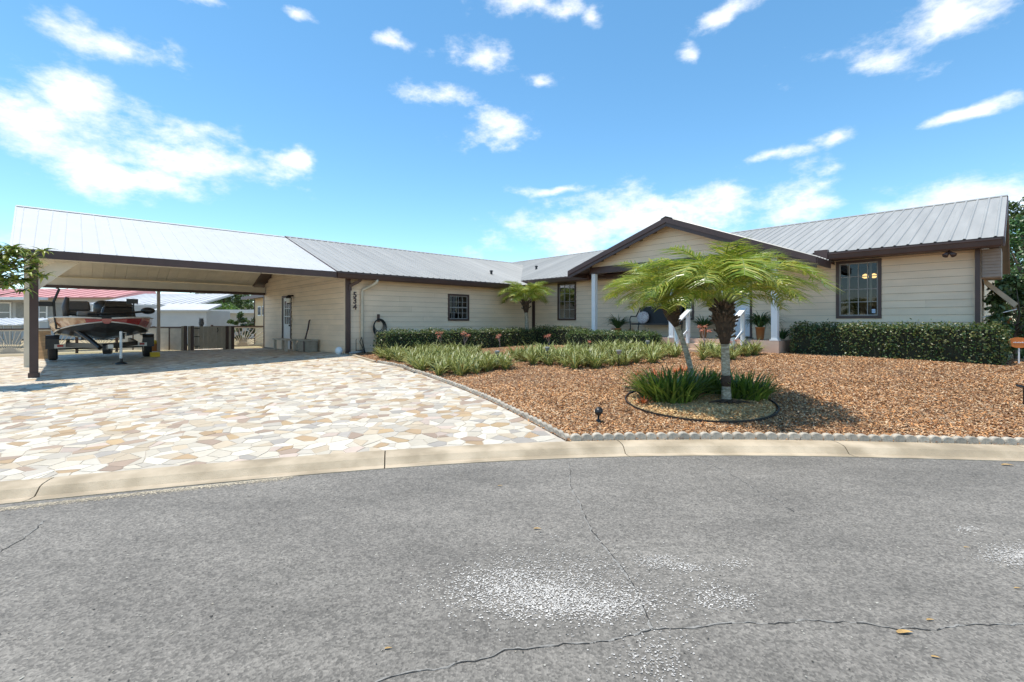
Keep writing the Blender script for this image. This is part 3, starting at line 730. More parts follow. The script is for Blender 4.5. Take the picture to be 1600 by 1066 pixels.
# house number, downspouts, floodlights
def digit(ch, loc, h):
    cu = bpy.data.curves.new('digit', 'FONT'); cu.body = ch; cu.size = h * 1.45; cu.extrude = .008; cu.offset = .006; cu.align_x = 'CENTER'
    o = bpy.data.objects.new('house_number', cu); COL.objects.link(o); dg = bpy.context.evaluated_depsgraph_get(); me = bpy.data.meshes.new_from_object(o.evaluated_get(dg)); bpy.data.objects.remove(o)
    me.materials.clear(); me.materials.append(M_BROWN); o = link('house_number', me, house, loc); o.rotation_euler = (R(90), 0, 0); return o
for i, ch in enumerate('534'): digit(ch, (.262, -.033, 2.10 - i * .185), .165)
def spout(pts, m, w=.08, d_=.06, name='downspout'):
    mb = MB()
    for a, b in zip(pts[:-1], pts[1:]): mb.bar(a, b, w, d_, up=(0, 1, 0) if abs(Vector(b).z - Vector(a).z) > .1 else (0, 0, 1))
    return mb.build(name, m, house)
spout([(.02, -.075, 2.66), (.02, -.075, .40)], M_BROWN, .14, .075); spout([(.30, -.40, 2.66), (.26, -.30, 2.58), (.06, -.12, 2.44), (.06, -.12, 2.3)], M_BROWN, .09)
def tubespout(pts, m, r=.045): return MB().tube(pts, r, 8).build('downspout', m, house, smooth=True)
tubespout([(.80, -.42, 2.66), (.80, -.40, 2.58), (.74, -.30, 2.50), (.52, -.08, 2.36), (.47, -.075, 2.28), (.47, -.075, .9), (.47, -.075, .42)], mat('tan_spout', (.60, .50, .36), .5), .05)
tubespout([(.50, -.12, .44), (.30, -.22, .42), (.0, -.22, .40)], mat('grey_pipe', (.34, .32, .29), .5), .04)
spout([(PB - .075, -13.33, 2.90), (PB - .075, -13.33, .55)], M_BROWN, .10, .08)
for sgn in (-1, 1):
    m = MB(); c = Vector((PB - .40, -12.9, 2.86)); t = c + Vector((-.10, .07 * sgn - .02, -.09)); m.tube([c + Vector((.08, .0, .04)), c, c + (t - c) * .3, t], [.015, .015, .03, .055], 10); m.build('floodlight', M_BROWN, house, smooth=True)
m = MB(); m.box(-.20, -.03, 4.63, 4.70, 2.30, 2.36); m.build('lamp_bracket', M_BLACK, house)
lb = MB().lathe((-.2, 4.66, 2.02), [(.03, 0), (.07, .03), (.085, .22), (.10, .24), (.03, .33)], 8).build('wall_lantern', M_BLACK, house)
MB().lathe((-.2, 4.66, 2.055), [(.075, 0), (.088, .17)], 8).build('lantern_glass', mat('lantern_glass', (.75, .75, .72), .1), lb)
MB().box(-.05, -.021, 4.72, 4.78, 1.40, 1.48).build('switch_plate', M_CREAM, house)

# ------------------------------------------------------------------ porch
AP = (-6.95, 4.39); TL = (-3.25, 3.12); TR = (-10.74, 2.86); PF = PB - 1.6
pl = deck('porch_roof', ((PB + 3.4, TL[0], TL[1]), (PF, TL[0], TL[1])), ((PF, AP[0], AP[1]), (PB + 3.4, AP[0], AP[1])), .06)
lay_panels(pl, panel_mesh(math.hypot(AP[0] - TL[0], AP[1] - TL[1])), (PF - .02 + .914 * 5, TL[0], TL[1]), (-1, 0, 0), (0, AP[0] - TL[0], AP[1] - TL[1]), 5)
pr_ = deck('porch_roof', ((PF, TR[0], TR[1]), (PB + 3.4, TR[0], TR[1])), ((PB + 3.4, AP[0], AP[1]), (PF, AP[0], AP[1])), .06)
lay_panels(pr_, panel_mesh(math.hypot(AP[0] - TR[0], AP[1] - TR[1])), (PF - .02, TR[0], TR[1]), (1, 0, 0), (0, AP[0] - TR[0], AP[1] - TR[1]), 5)
ridge_cap((PF - .03, AP[0], AP[1]), (PB + 3.2, AP[0], AP[1]), (0, 1, 0), .16 * .37, pl)
for tip, n_ in ((TL, 'rake_board'), (TR, 'rake_board')):
    m = MB()
    for x0_, x1_, dz0, dz1 in ((PF - .03, PF - .001, -.15, -.005), (PF + .002, PF + .035, -.26, -.065)):
        a = (tip[0], tip[1]); b = AP
        P = [(x0_, a[0], a[1] + dz0), (x0_, b[0], b[1] + dz0), (x1_, b[0], b[1] + dz0), (x1_, a[0], a[1] + dz0), (x0_, a[0], a[1] + dz1), (x0_, b[0], b[1] + dz1), (x1_, b[0], b[1] + dz1), (x1_, a[0], a[1] + dz1)]
        m.hexa(P)
    m.build(n_, M_BROWN, house)
    # sloping brown soffit behind the rake
    m = MB(); m.hexa([(PF + .036, tip[0], tip[1] - .12), (PF + .036, AP[0], AP[1] - .12), (PB - 1.19, AP[0], AP[1] - .12), (PB - 1.19, tip[0], tip[1] - .12), (PF + .036, tip[0], tip[1] - .065), (PF + .036, AP[0], AP[1] - .065), (PB - 1.19, AP[0], AP[1] - .065), (PB - 1.19, tip[0], tip[1] - .065)])
    m.build('rake_soffit', M_BROWN, house)
    m = MB(); e = .03 if tip is TL else -.03; m.box(PF, PB - .5, tip[0], tip[0] + e, tip[1] - .19, tip[1] - .02); m.build('eave_board', M_BROWN, house)
sl1 = (AP[1] - TL[1]) / (TL[0] - AP[0]); sl2 = (AP[1] - TR[1]) / (AP[0] - TR[0])
def glp(z): return (AP[0] - (AP[1] - .13 - z) / sl2, AP[0] + (AP[1] - .13 - z) / sl1)
siding('gable_wall', 'q', PB - 1.22, -10, -3.9, 3.20, 4.24, lim=glp, core=False, joints=False)
MB().box(PB - 1.28, PB - 1.12, -9.85, -3.95, 2.98, 3.198).build('porch_beam', M_BROWN, house)
MB().box(PB - 1.12, PB - .02, -4.10, -3.98, 2.98, 3.14).build('porch_beam', M_BROWN, house)
MB().box(PB - 1.12, PB - .02, -9.85, -9.73, 2.98, 3.14).build('porch_beam', M_BROWN, house)
MB().box(PB - 1.119, PB - .01, -9.72, -4.11, 3.06, 3.10).build('porch_ceiling', M_CREAM, house)
MB().box(PB - .60, PB - .42, -4.72, -4.13, 2.86, 3.0).build('eave_end', M_BROWN, house)
MB().box(PB - .62, PB - .44, -10.72, -10.44, 2.9, 3.13).build('gutter_end_box', M_BROWN, house)
for q in (-4.08, -6.93, -9.73):
    m = MB(); m.box(PB - 1.275, PB - 1.125, q - .075, q + .075, .87, 2.98); c = m.build('porch_column', M_WHITE, house, bevel=.008)
    MB().box(PB - 1.30, PB - 1.10, q - .1, q + .1, .872, .91).build('column_base', M_WHITE, c)
MB().box(PB - 1.285, PB - .03, -9.835, -3.9, .35, .858).build('porch_slab', M_CONC, house)
ps = MB().box(PB - 1.29, PB - .02, -9.84, -3.88, .30, .40).build('porch_tiling', M_CONC, house)
nt = 13; tw = (9.85 - 3.9) / nt
for i in range(nt):
    a = -9.85 + i * tw
    MB().box(PB - 1.30, PB - 1.2855, a + .003, a + tw - .003, .42, .857).build('tile', M_TILE, ps)
    for j in range(3): MB().box(PB - 1.30 + j * .42 + .003, PB - 1.30 + (j + 1) * .42 - .003, a + .003, a + tw - .003, .859, .872).build('tile', M_TILE, ps)
for j in range(3): MB().box(PB - 1.284 + j * .42 + .003, PB - 1.284 + (j + 1) * .42 - .003, -9.85, -9.836, .42, .857).build('tile', M_TILE, ps)
st = MB().box(PB - 1.6, PB - 1.305, -8.95, -7.45, .3, .74).build('porch_step', M_TILE, house); MB().box(PB - 1.9, PB - 1.602, -8.95, -7.45, .3, .60).build('step_tread', M_TILE, st)
for q in (-7.47, -8.98):
    m = MB(); m.box(PB - 1.34, PB - 1.25, q - .045, q + .045, .60, 1.66); rl_ = m.build('stair_rail', M_WHITE, house)
    MB().box(PB - 2.0, PB - 1.91, q - .045, q + .045, .45, 1.27).build('lower_post', M_WHITE, rl_)
    MB().bar((PB - 2.06, q, 1.27), (PB - 1.20, q, 1.70), .14, .05).build('handrail', M_WHITE, rl_)
    MB().bar((PB - 1.92, q, .80), (PB - 1.34, q, 1.09), .04, .05).build('lower_rail', M_WHITE, rl_)
M_SLAT2 = mat('awning_tan', (.44, .36, .25), .6)
# awning shutter on the far right wall
aw = MB(); aw.hexa([(PB + .55, -13.40, 2.20), (PB + 1.75, -13.40, 2.20), (PB + 1.75, -13.86, 1.66), (PB + .55, -13.86, 1.66), (PB + .55, -13.40, 2.32), (PB + 1.75, -13.40, 2.32), (PB + 1.75, -13.92, 1.74), (PB + .55, -13.92, 1.74)])
aw = aw.build('awning_shutter', M_SLAT2, house); MB().tube([(PB + .6, -13.38, 1.45), (PB + .6, -13.9, 1.62)], .012, 6).build('awning_arm', M_WHITE, aw)
# ------------------------------------------------------------------ carport
cp = tag(empty('carport', (A.x, A.y, 0), RZ), 'attached carport with white metal roof, brown fascia and cream ceiling', 'carport')
PE = -7.17
def cdeck(name, *a, **k): return deck(name, *a, parent=cp, **k)
cf = cdeck('roof', ((PE + .22, -.40, 2.81), (-.49, -.40, 2.81)), ((-.49, 4.23, 4.43), (PE, 4.23, 4.43)), th=.06, m=M_CREAM)
WP = panel_mesh(lenL + .03, .84, .28, .009, M_WHITEROOF, .012)
lay_panels(cf, WP, (PE - .02 + .84, -.42, 2.81), (1, 0, 0), (0, 4.63, 1.62), 7, .84)
WP0 = WP.copy()
for v in WP0.vertices: v.co.x += .22 * (1 - v.co.y / (lenL + .03)) * (1 - v.co.x / .84)
lay_panels(cf, WP0, (PE - .02, -.42, 2.81), (1, 0, 0), (0, 4.63, 1.62), 1, .84)
cb = cdeck('roof', ((PE, 4.23, 4.43), (-.49, 4.23, 4.43)), ((-.49, 8.86, 2.81), (PE, 8.86, 2.81)), th=.06, m=M_CREAM)
lay_panels(cb, WP, (-.49, 8.86, 2.81), (-1, 0, 0), (0, -4.63, 1.62), 8, .84)
rc_ = ridge_cap((PE - .02, 4.23, 4.43), (-.49, 4.23, 4.43), (0, 1, 0), .16 * .35, cf, M_WHITEROOF)
for i in range(22):
    p = PE + .05 + i * .302
    MB().bar((p + .15, 8.8, 2.81 + SL * .06 - .075), (p + .15, 4.3, 4.43 - SL * .07 - .075), .296, .02).build('ceiling_board', M_CREAM, cb)
MB().box(PE + .20, -.487, -.46, -.402, 2.64, 2.805).build('fascia', M_BROWN, cp)
MB().box(PE + .22, -.5, -.13, .07, 2.668, 2.80).build('front_beam', M_CREAM, cp)
MB().box(PE + .22, -.5, -.40, -.131, 2.645, 2.665).build('soffit', M_CREAM, cp)
bb = MB().box(PE, -.487, 8.22, 8.36, 2.60, 2.86).box(-.486, -.04, 8.22, 8.36, 2.60, 2.82).build('back_beam', M_CREAM, cp); MB().box(PE, -.04, 8.18, 8.40, 2.50, 2.598).build('beam_trim', M_BROWN, bb)
zpost = g(W(-6.67, 0).x, W(-6.67, 0).y)
pb_ = MB().box(-6.735, -6.605, -.065, .065, zpost + .1, 2.666).build('post', M_BROWN, cp); MB().box(-6.755, -6.585, -.085, .085, zpost - .05, zpost + .10).build('post_foot', M_BROWN, pb_)
MB().hexa([(-6.604, -.03, 2.02), (-6.604, .03, 2.02), (-5.98, .03, 2.64), (-5.98, -.03, 2.64), (-6.604, -.03, 2.42), (-6.604, .03, 2.42), (-6.34, .03, 2.64), (-6.34, -.03, 2.64)]).build('knee_brace', M_CREAM, cp)
MB().box(-6.98, -6.86, 2.9, 3.02, .1, 3.9).build('post', M_CREAM, cp)
MB().box(-3.78, -3.68, 7.95 + .27, 8.05 + .27, .15, 2.6).build('post', mat('weathered_post', (.46, .39, .33), .6), cp)
MB().box(PE + .1, PE + .2, 8.22, 8.32, .15, 2.6).build('post', M_CREAM, cp)
m = MB()
for a, b, e0, e1 in (((-.40, 2.81), (4.23, 4.43), .22, 0), ((4.23, 4.43), (8.86, 2.81), 0, 0)):
    m.hexa([(PE - .04 + e0, a[0], a[1] - .16), (PE - .04 + e1, b[0], b[1] - .16), (PE - .005 + e1, b[0], b[1] - .16), (PE - .005 + e0, a[0], a[1] - .16), (PE - .04 + e0, a[0], a[1] + .02), (PE - .04 + e1, b[0], b[1] + .02), (PE - .005 + e1, b[0], b[1] + .02), (PE - .005 + e0, a[0], a[1] + .02)])
m.build('rake_board', M_WHITEROOF, cp)

# ------------------------------------------------------------------ foliage helpers
M_LEAF = mat('leaf', (1, 1, 1), .38, attr=True, transl=.28, var=.15, scale=20)
M_BARK = mat('bark', (.16, .12, .085), .9, var=.3, scale=12, bump=.6, bscale=30)
M_LIGHTBLOCK = mat('hedge_light_block', (.018, .022, .010), .95, var=.4, scale=10)
def leaf_mesh(name, P, Nrm, size, cols, aspect=.55, mat_=None, jitter=.7, curl=.25):
    """folded leaves (two quads sharing a midrib) at points P facing roughly Nrm"""
    n = len(P); d = Nrm + rng.normal(0, jitter, (n, 3)); d /= np.linalg.norm(d, axis=1, keepdims=True) + 1e-9
    r = rng.normal(0, 1, (n, 3)); t = np.cross(d, r); t /= np.linalg.norm(t, axis=1, keepdims=True) + 1e-9; b = np.cross(d, t)
    s = np.asarray(size)[:, None] if np.ndim(size) else np.full((n, 1), size); w = s * aspect / 2
    c0 = P - t * s / 2; c1 = P + t * s / 2 - d * s * curl * .4; mid = P - d * w * .5
    V = np.stack([c0, mid + b * w + d * w * .5, c1, mid - b * w + d * w * .5], 1).reshape(-1, 3)
    k = np.arange(n)[:, None] * 4; Fa = np.concatenate([k + np.array([[0, 2, 1]]), k + np.array([[0, 3, 2]])], 0)
    return np_mesh(name, V, Fa, mat_ or M_LEAF, np.concatenate([cols, cols], 0))
def pick(pal, n, lo=.8, hi=1.2):
    pal = np.array(pal); return pal[rng.integers(0, len(pal), n)] * rng.uniform(lo, hi, (n, 1))
HPAL = [(.055, .10, .022), (.075, .13, .028), (.12, .16, .035), (.19, .20, .055), (.04, .07, .02), (.06, .11, .03), (.25, .23, .08)]
def hedge(label, p0, p1, q0, q1, htop, n, pal=HPAL, size=.05, name='hedge', wob=.05):
    c = W((p0 + p1) / 2, (q0 + q1) / 2); root = tag(empty(name, (c.x, c.y, g(c.x, c.y)), RZ), label, 'hedge', 'clipped hedges round the house')
    lx, ly = abs(p1 - p0) / 2, abs(q1 - q0) / 2; zb = g(c.x, c.y); top = htop - zb
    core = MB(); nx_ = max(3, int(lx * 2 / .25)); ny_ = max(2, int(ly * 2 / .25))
    core.box(-lx + .07, lx - .07, -ly + .07, ly - .07, -.25, top - .07); core.build('hedge_light_block', M_LIGHTBLOCK, root)  # added dark box inside the leaf shell, stops light passing through
    ar = [2 * lx * 2 * ly, 2 * lx * top * 2, 2 * ly * top * 2]; tot = sum(ar); P = []; Nn = []
    for i, a in enumerate(ar):
        m = int(n * a / tot); u = rng.uniform(-1, 1, m); v = rng.uniform(-1, 1, m); sg = np.sign(rng.uniform(-1, 1, m))
        if i == 0: pp = np.stack([u * lx, v * ly, np.full(m, top)], -1); nn = np.tile([0, 0, 1.], (m, 1))
        elif i == 1: pp = np.stack([u * lx, sg * ly, (v + 1) / 2 * top], -1); nn = np.stack([0 * u, sg, 0.5 + 0 * u], -1)
        else: pp = np.stack([sg * lx, u * ly, (v + 1) / 2 * top], -1); nn = np.stack([sg, 0 * u, 0.5 + 0 * u], -1)
        bulge = 1.5 * wob * (np.sin(pp[:, 0] * 5.1 + pp[:, 2] * 4) + np.sin(pp[:, 0] * 11.3 + pp[:, 1] * 9 + 1) * .6)
        depth = rng.uniform(-.12, .035, m) + bulge * .6 + (rng.random(m) < .03) * rng.uniform(.02, .09, m)
        pp = pp + nn * depth[:, None]; P.append(pp); Nn.append(nn)
    # round the long edges
    P = np.concatenate(P); Nn = np.concatenate(Nn)
    k = np.clip((P[:, 2] - top + .16) / .16, 0, 1) ** 2; P[:, 1] *= 1 - .12 * k / max(ly, .3) * .5; P[:, 0] *= 1 - .05 * k / max(lx, .5)
    P[:, 2] += gz(*[np.array(v) for v in zip(*[(W((p0 + p1) / 2 + a, (q0 + q1) / 2 + b).x, W((p0 + p1) / 2 + a, (q0 + q1) / 2 + b).y) for a, b in P[:, :2]])]) - zb if False else 0
    link('foliage', leaf_mesh('hedge_foliage', P, Nn, rng.uniform(.7, 1.3, len(P)) * size, pick(pal, len(P)), .6), root)
    return root
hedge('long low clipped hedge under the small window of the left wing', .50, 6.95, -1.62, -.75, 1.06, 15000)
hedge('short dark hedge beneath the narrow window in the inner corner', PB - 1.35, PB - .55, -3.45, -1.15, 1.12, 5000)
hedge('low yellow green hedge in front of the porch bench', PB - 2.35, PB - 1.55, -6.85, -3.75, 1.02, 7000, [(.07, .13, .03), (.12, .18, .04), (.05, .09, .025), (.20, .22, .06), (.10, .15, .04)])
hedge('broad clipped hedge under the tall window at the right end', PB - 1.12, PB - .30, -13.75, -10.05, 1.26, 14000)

# strappy variegated plants
def blade_strip(base, az_, L_, w, lift, droop, seg=4):
    """returns a list of (left, mid, right) points along a strap leaf"""
    dx, dy = math.cos(az_), math.sin(az_); out = []; ang = lift
    p = Vector(base); st = L_ / seg
    for i in range(seg + 1):
        t = i / seg; ww = w * (1 - t ** 2.2) * (.55 + .45 * min(1, t * 4)) + .0008; side = Vector((-dy, dx, 0)) * ww / 2
        out.append((p - side + Vector((0, 0, ww * .18)), p.copy(), p + side + Vector((0, 0, ww * .18))))
        p = p + Vector((dx * math.cos(ang), dy * math.cos(ang), math.sin(ang))) * st; ang -= droop / seg
    return out
def strappy(name, n, Lr, wr, mats, liftr=(.7, 1.45), drr=(.5, 1.4), spread=.05, var=True):
    mb = MB()
    for _ in range(n):
        a = random.uniform(0, 2 * math.pi); r = random.uniform(0, spread)
        S = blade_strip((r * math.cos(a), r * math.sin(a), 0), a + random.uniform(-.5, .5), random.uniform(*Lr), random.uniform(*wr), random.uniform(*liftr), random.uniform(*drr))
        k = random.choice((0, 1)) if len(mats) > 2 else 0
        for (l0, m0, r0), (l1, m1, r1_) in zip(S[:-1], S[1:]):
            if var:
                e0, e1 = m0 + (l0 - m0) * .58, m1 + (l1 - m1) * .58; f0, f1 = m0 + (r0 - m0) * .58, m1 + (r1_ - m1) * .58
                mb.quadface([l0, e0, e1, l1], 1); mb.quadface([e0, f0, f1, e1], 0 if k == 0 else 2); mb.quadface([f0, r0, r1_, f1], 1)
            else:
                mb.quadface([l0, m0, m1, l1], k); mb.quadface([m0, r0, r1_, m1], k)
    return mb.mesh(name, mats)
M_STRAP = mat('strap_green', (.11, .17, .035), .4, transl=.2, var=.2, scale=5, objrand=.15); M_STRAPY = mat('strap_cream', (.52, .50, .16), .45, transl=.2, var=.15, scale=5, objrand=.12); M_STRAPD = mat('strap_dark', (.05, .095, .03), .4, transl=.2, var=.2, objrand=.15)
VM = [strappy('strap_leaves', random.randint(24, 32), (.25, .48), (.028, .048), [M_STRAP, M_STRAPY, M_STRAPD]) for _ in range(5)]
def scatter_plants(corners, n, label, group, mind=.17, hs=(.85, 1.15), name='variegated_plant'):
    P = [hit(*c) for c in corners]; poly_ = np.array([(p.x, p.y) for p in P]); got = []; objs = []; tries = 0
    while len(got) < n and tries < 6000:
        tries += 1; x = random.uniform(poly_[:, 0].min(), poly_[:, 0].max()); y = random.uniform(poly_[:, 1].min(), poly_[:, 1].max())
        if not in_poly(poly_, np.array([x]), np.array([y]))[0]: continue
        if any((x - a) ** 2 + (y - b) ** 2 < mind * mind for a, b in got): continue
        got.append((x, y))
        o = link(name, random.choice(VM), None, (x, y, g(x, y)), random.uniform(0, 6.28)); s = random.uniform(*hs); o.scale = (s, s, s)
        objs.append(o)
    ysort = sorted(o.location.y for o in objs); c1, c2 = ysort[len(objs) // 3], ysort[2 * len(objs) // 3]
    for o in objs: y = o.location.y; tag(o, label % ('front row' if y < c1 else 'middle' if y < c2 else 'back row'), 'plant', group)
    return got
scatter_plants([(645, 578), (668, 588), (720, 588), (792, 578), (800, 566), (700, 558), (640, 565)], 80, 'strappy variegated plant in the %s of the clump at the driveway corner', 'variegated plants at the driveway corner', .13, (.8, 1.15))
scatter_plants([(590, 563), (640, 568), (730, 560), (760, 552), (640, 551), (585, 556)], 48, 'strappy variegated plant in the %s of the strip before the long hedge', 'variegated plants before the long hedge', .17)
scatter_plants([(800, 566), (880, 577), (960, 577), (1010, 572), (1060, 560), (1060, 550), (950, 550), (800, 556)], 122, 'strappy variegated plant in the %s of the wide bed before the porch', 'variegated plants in the wide bed before the porch', .16, (.85, 1.2))
scatter_plants([(1085, 562), (1130, 566), (1180, 556), (1190, 549), (1100, 545)], 30, 'strappy variegated plant in the %s of the patch beside the porch steps', 'variegated plants beside the porch steps', .17, (.85, 1.2))

# coral flower stalks
M_STALK = mat('flower_stalk', (.34, .25, .22), .7); M_CORAL = mat('coral_flower', (.62, .22, .13), .6, transl=.15, var=.25, scale=40, objrand=.15)
def flower(px, py, top, label, k=3, spread=.12, group='coral flower stalks in the bed'):
    b = hit(px, py); hgt = (py - top) / F * b.y; root = tag(empty('flower_stalk', b), label, 'flower', group)
    st = MB(); fl = MB(); fork = Vector((0, 0, hgt * .45)); st.tube([(0, 0, 0), fork], .009, 5)
    for i in range(k):
        a = random.uniform(0, 6.28); t = Vector((spread * math.cos(a) * (i > 0), spread * math.sin(a) * (i > 0), hgt * random.uniform(.82, 1) if i else hgt)); st.tube([fork, (fork + t) / 2 + Vector((t.x * .2, t.y * .2, 0)), t], .006, 5)
        for _ in range(34):
            v = Vector((random.gauss(0, 1), random.gauss(0, 1), random.gauss(0, .6))).normalized() * random.uniform(.03, .075); c = t + Vector((0, 0, -.02)); e = c + v + Vector((0, 0, -.015)); w = Vector((random.uniform(-1, 1), random.uniform(-1, 1), 0)).normalized() * .008
            fl.quadface([c + v * .2, e + w, e + v * .25, e - w])
    st.build('stem', M_STALK, root); fl.build('blossom', M_CORAL, root)
for a in ((653, 548, 524, 'coral blossom stalk standing before the left end of the long hedge', 1), (689, 552, 518, 'forked coral blossom stalk left of the small window pair', 3), (726, 552, 519, 'bushy coral flower stalk with the fullest heads below the small window', 4), (781, 547, 522, 'coral flower stalk standing alone right of the small window', 3),
          (858, 545, 522, 'coral flower stalk at the right end of the long hedge', 3), (921, 547, 532, 'small coral flower before the porch hedge', 1), (957, 540, 512, 'coral flowers left of the porch bench', 3), (984, 540, 513, 'coral flowers just below the porch bench', 3), (1101, 556, 508, 'tall coral flower stalk between the two front palms', 4), (1150, 556, 530, 'coral flower right of the thick front palm', 2)): flower(*a)
# small solar path lights
M_SOLAR = mat('grey_plastic', (.22, .215, .20), .4)
for (px, py, lab) in ((777, 575, 'small solar path light at the right edge of the driveway clump'), (855, 568, 'small solar path light in the wide bed below the back palm'), (967, 576, 'small solar path light at the front of the wide bed'), (1012, 556, 'small solar path light near the porch stair rail')):
    b = hit(px, py); r_ = tag(empty('path_light', b), lab, 'light', 'solar path lights in the bed')
    MB().tube([(0, 0, -.05), (0, 0, .30)], .008, 6).build('stake', M_BLACK, r_); MB().lathe((0, 0, .30), [(.035, 0), (.05, .06), (.062, .065), (.055, .085), (.01, .095)], 10).build('lamp_head', M_SOLAR, r_)

# ------------------------------------------------------------------ island bed with palms
isl = tag(empty('island_bed', (ISL.x, ISL.y, 0)), kind='structure')
nr = 48; ring = [(ISR[0] * math.cos(2 * math.pi * i / nr), ISR[1] * math.sin(2 * math.pi * i / nr)) for i in range(nr)]
mb = MB(); mb.v = [(0, 0, g(ISL.x, ISL.y) + .06)]; 
for s in (.5, .97): mb.v += [(x * s, y * s, g(ISL.x + x * s, ISL.y + y * s) + (.05 if s < .9 else .02)) for x, y in ring]
for i in range(nr):
    j = (i + 1) % nr; mb.f += [(0, 1 + i, 1 + j), (1 + i, 1 + nr + i, 1 + nr + j, 1 + j)]; mb.m += [0, 0]
mb.build('gravel_mound', mat('gravel_soil', (.46, .33, .17), .95, var=.3, scale=25, bump=.7, bscale=50), isl)
u = rng.uniform(0, 1, 9000) ** .5; th = rng.uniform(0, 6.283, 9000)
chips('gravel_chips', u * ISR[0] * .96 * np.cos(th), u * ISR[1] * .96 * np.sin(th), lambda x, y: gz(x + ISL.x, y + ISL.y) + .025 + .03 * (1 - np.hypot(x, y)), [(.66, .47, .24), (.56, .35, .16), (.70, .55, .34), (.50, .28, .13), (.42, .23, .11)], isl, .012, .04, .01, .022)
eb = MB()
for i in range(nr):
    j = (i + 1) % nr; a, b = ring[i], ring[j]
    if 8 < i < 17: continue
    za, zb = g(ISL.x + a[0], ISL.y + a[1]), g(ISL.x + b[0], ISL.y + b[1]); s = 1.015
    eb.hexa([(a[0], a[1], za - .05), (a[0] * s, a[1] * s, za - .05), (b[0] * s, b[1] * s, zb - .05), (b[0], b[1], zb - .05), (a[0], a[1], za + .035), (a[0] * s, a[1] * s, za + .035), (b[0] * s, b[1] * s, zb + .035), (b[0], b[1], zb + .035)])
tag(eb.build('bed_edging', M_BLACK, loc=(ISL.x, ISL.y, 0)), 'thin black plastic ring edging the round palm bed', 'edging')
M_AGA = mat('agapanthus_leaf', (.15, .225, .035), .35, transl=.2, var=.2, scale=6, objrand=.1); M_AGA2 = mat('agapanthus_leaf_dark', (.06, .11, .022), .35, transl=.2, var=.2)
def clump(px, py, n, r, L_, label):
    b = hit(px, py); root = tag(empty('strappy_clump', b), label, 'plant'); m = MB()
    for i in range(n):
        a = random.uniform(0, 6.28); rr_ = r * math.sqrt(random.random()); S = blade_strip((rr_ * math.cos(a), rr_ * math.sin(a), -.01), a + random.uniform(-.9, .9), random.uniform(*L_), random.uniform(.026, .042), random.uniform(.75, 1.5), random.uniform(.3, 1.3))
        k = random.choice((0, 0, 1))
        for (l0, m0, r0), (l1, m1, r1_) in zip(S[:-1], S[1:]): m.quadface([l0, m0, m1, l1], k); m.quadface([m0, r0, r1_, m1], k)
    m.build('foliage', [M_AGA, M_AGA2], root)
clump(1047, 626, 420, .36, (.36, .66), 'big bright green strappy clump at the left of the round palm bed')
clump(1108, 615, 230, .27, (.28, .48), 'dark green strappy clump between the two front palm trunks'); clump(1160, 622, 330, .32, (.28, .50), 'dark green strappy clump right of the thick palm trunk')
ob = MB()
b = hit(1015, 590)
M_ORANGE = mat('orange_aloe', (.55, .16, .05), .6, transl=.2, var=.3, scale=20)
for (px, py, n, lab) in ((1018, 588, 4, 'low orange succulents behind the left of the palm bed'), (1062, 582, 4, 'low orange succulents just behind the leaning palm'), (1003, 632, 2, 'small orange succulent at the left rim of the palm bed')):
    b = hit(px, py); m = MB()
    for k in range(n):
        c = Vector((random.uniform(-.28, .28) * (n > 2), random.uniform(-.12, .12), 0))
        for i in range(16):
            a = random.uniform(0, 6.28); S = blade_strip(c, a, random.uniform(.10, .2), .02, random.uniform(.3, 1.3), .5, 3)
            for (l0, m0, r0), (l1, m1, r1_) in zip(S[:-1], S[1:]): m.quadface([l0, m0, m1, l1]); m.quadface([m0, r0, r1_, m1])
    tag(m.build('orange_succulent', M_ORANGE, loc=b), lab, 'plant')

# pygmy date palms
M_FROND = mat('palm_leaflet', (.25, .34, .035), .33, transl=.35, var=.2, scale=3, objrand=.18); M_FROND2 = mat('palm_leaflet_yellow', (.52, .50, .09), .33, transl=.35, var=.2, scale=3); M_RACHIS = mat('palm_rachis', (.20, .24, .06), .5)
M_BOOT = mat('palm_boot', (.10, .066, .042), .9, var=.4, scale=18, objrand=.2); M_PTRUNK = mat('palm_trunk', (.33, .285, .205), .9, var=.35, scale=16, bump=.8, bscale=40, col2=(.43, .39, .30), stretch=(1, 1, 2.5)); M_HUSK = mat('palm_husk', (.055, .035, .022), .95, var=.4, scale=20)
def frond_mesh(L_, droop, pairs=46, ll=.26):
    mb = MB(); pts = []; p = Vector((0, 0, 0)); ang = 0; seg = 14
    for i in range(seg + 1): pts.append(p.copy()); p = p + Vector((math.cos(ang), 0, math.sin(ang))) * L_ / seg; ang -= droop / seg * (.45 + 1.1 * i / seg)
    mb.tube(pts, [.011 * (1 - .85 * i / seg) + .0015 for i in range(seg + 1)], 5, 2)
    for i in range(pairs):
        t = .27 + .73 * (i + .5) / pairs; f_ = t * seg; k = min(int(f_), seg - 1); c = pts[k].lerp(pts[k + 1], f_ - k); d = (pts[k + 1] - pts[k]).normalized(); up = Vector((-d.z, 0, d.x))
        l = ll * (math.sin(math.pi * min(1, max(.1, (t - .2) * 1.05 + .1))) ** .6) * random.uniform(.85, 1.1) + .05
        for s in (-1, 1):
            a = random.uniform(.65, .95) - .35 * t; out = (d * math.sin(a) * .9 + Vector((0, s, 0)) * math.cos(a) + up * random.uniform(-.15, .25)).normalized()
            w = d * .0085; m_ = c + out * l * .55 + Vector((0, 0, -.02 * l)); e = c + out * l + Vector((0, 0, -random.uniform(.25, .6) * l)); mi = 1 if random.random() < .28 else 0
            mb.quadface([c - w, c + w, m_ + w * .8, m_ - w * .8], mi); mb.quadface([m_ - w * .8, m_ + w * .8, e + w * .1, e - w * .1], mi)
    return mb.mesh('frond', [M_FROND, M_FROND2, M_RACHIS])
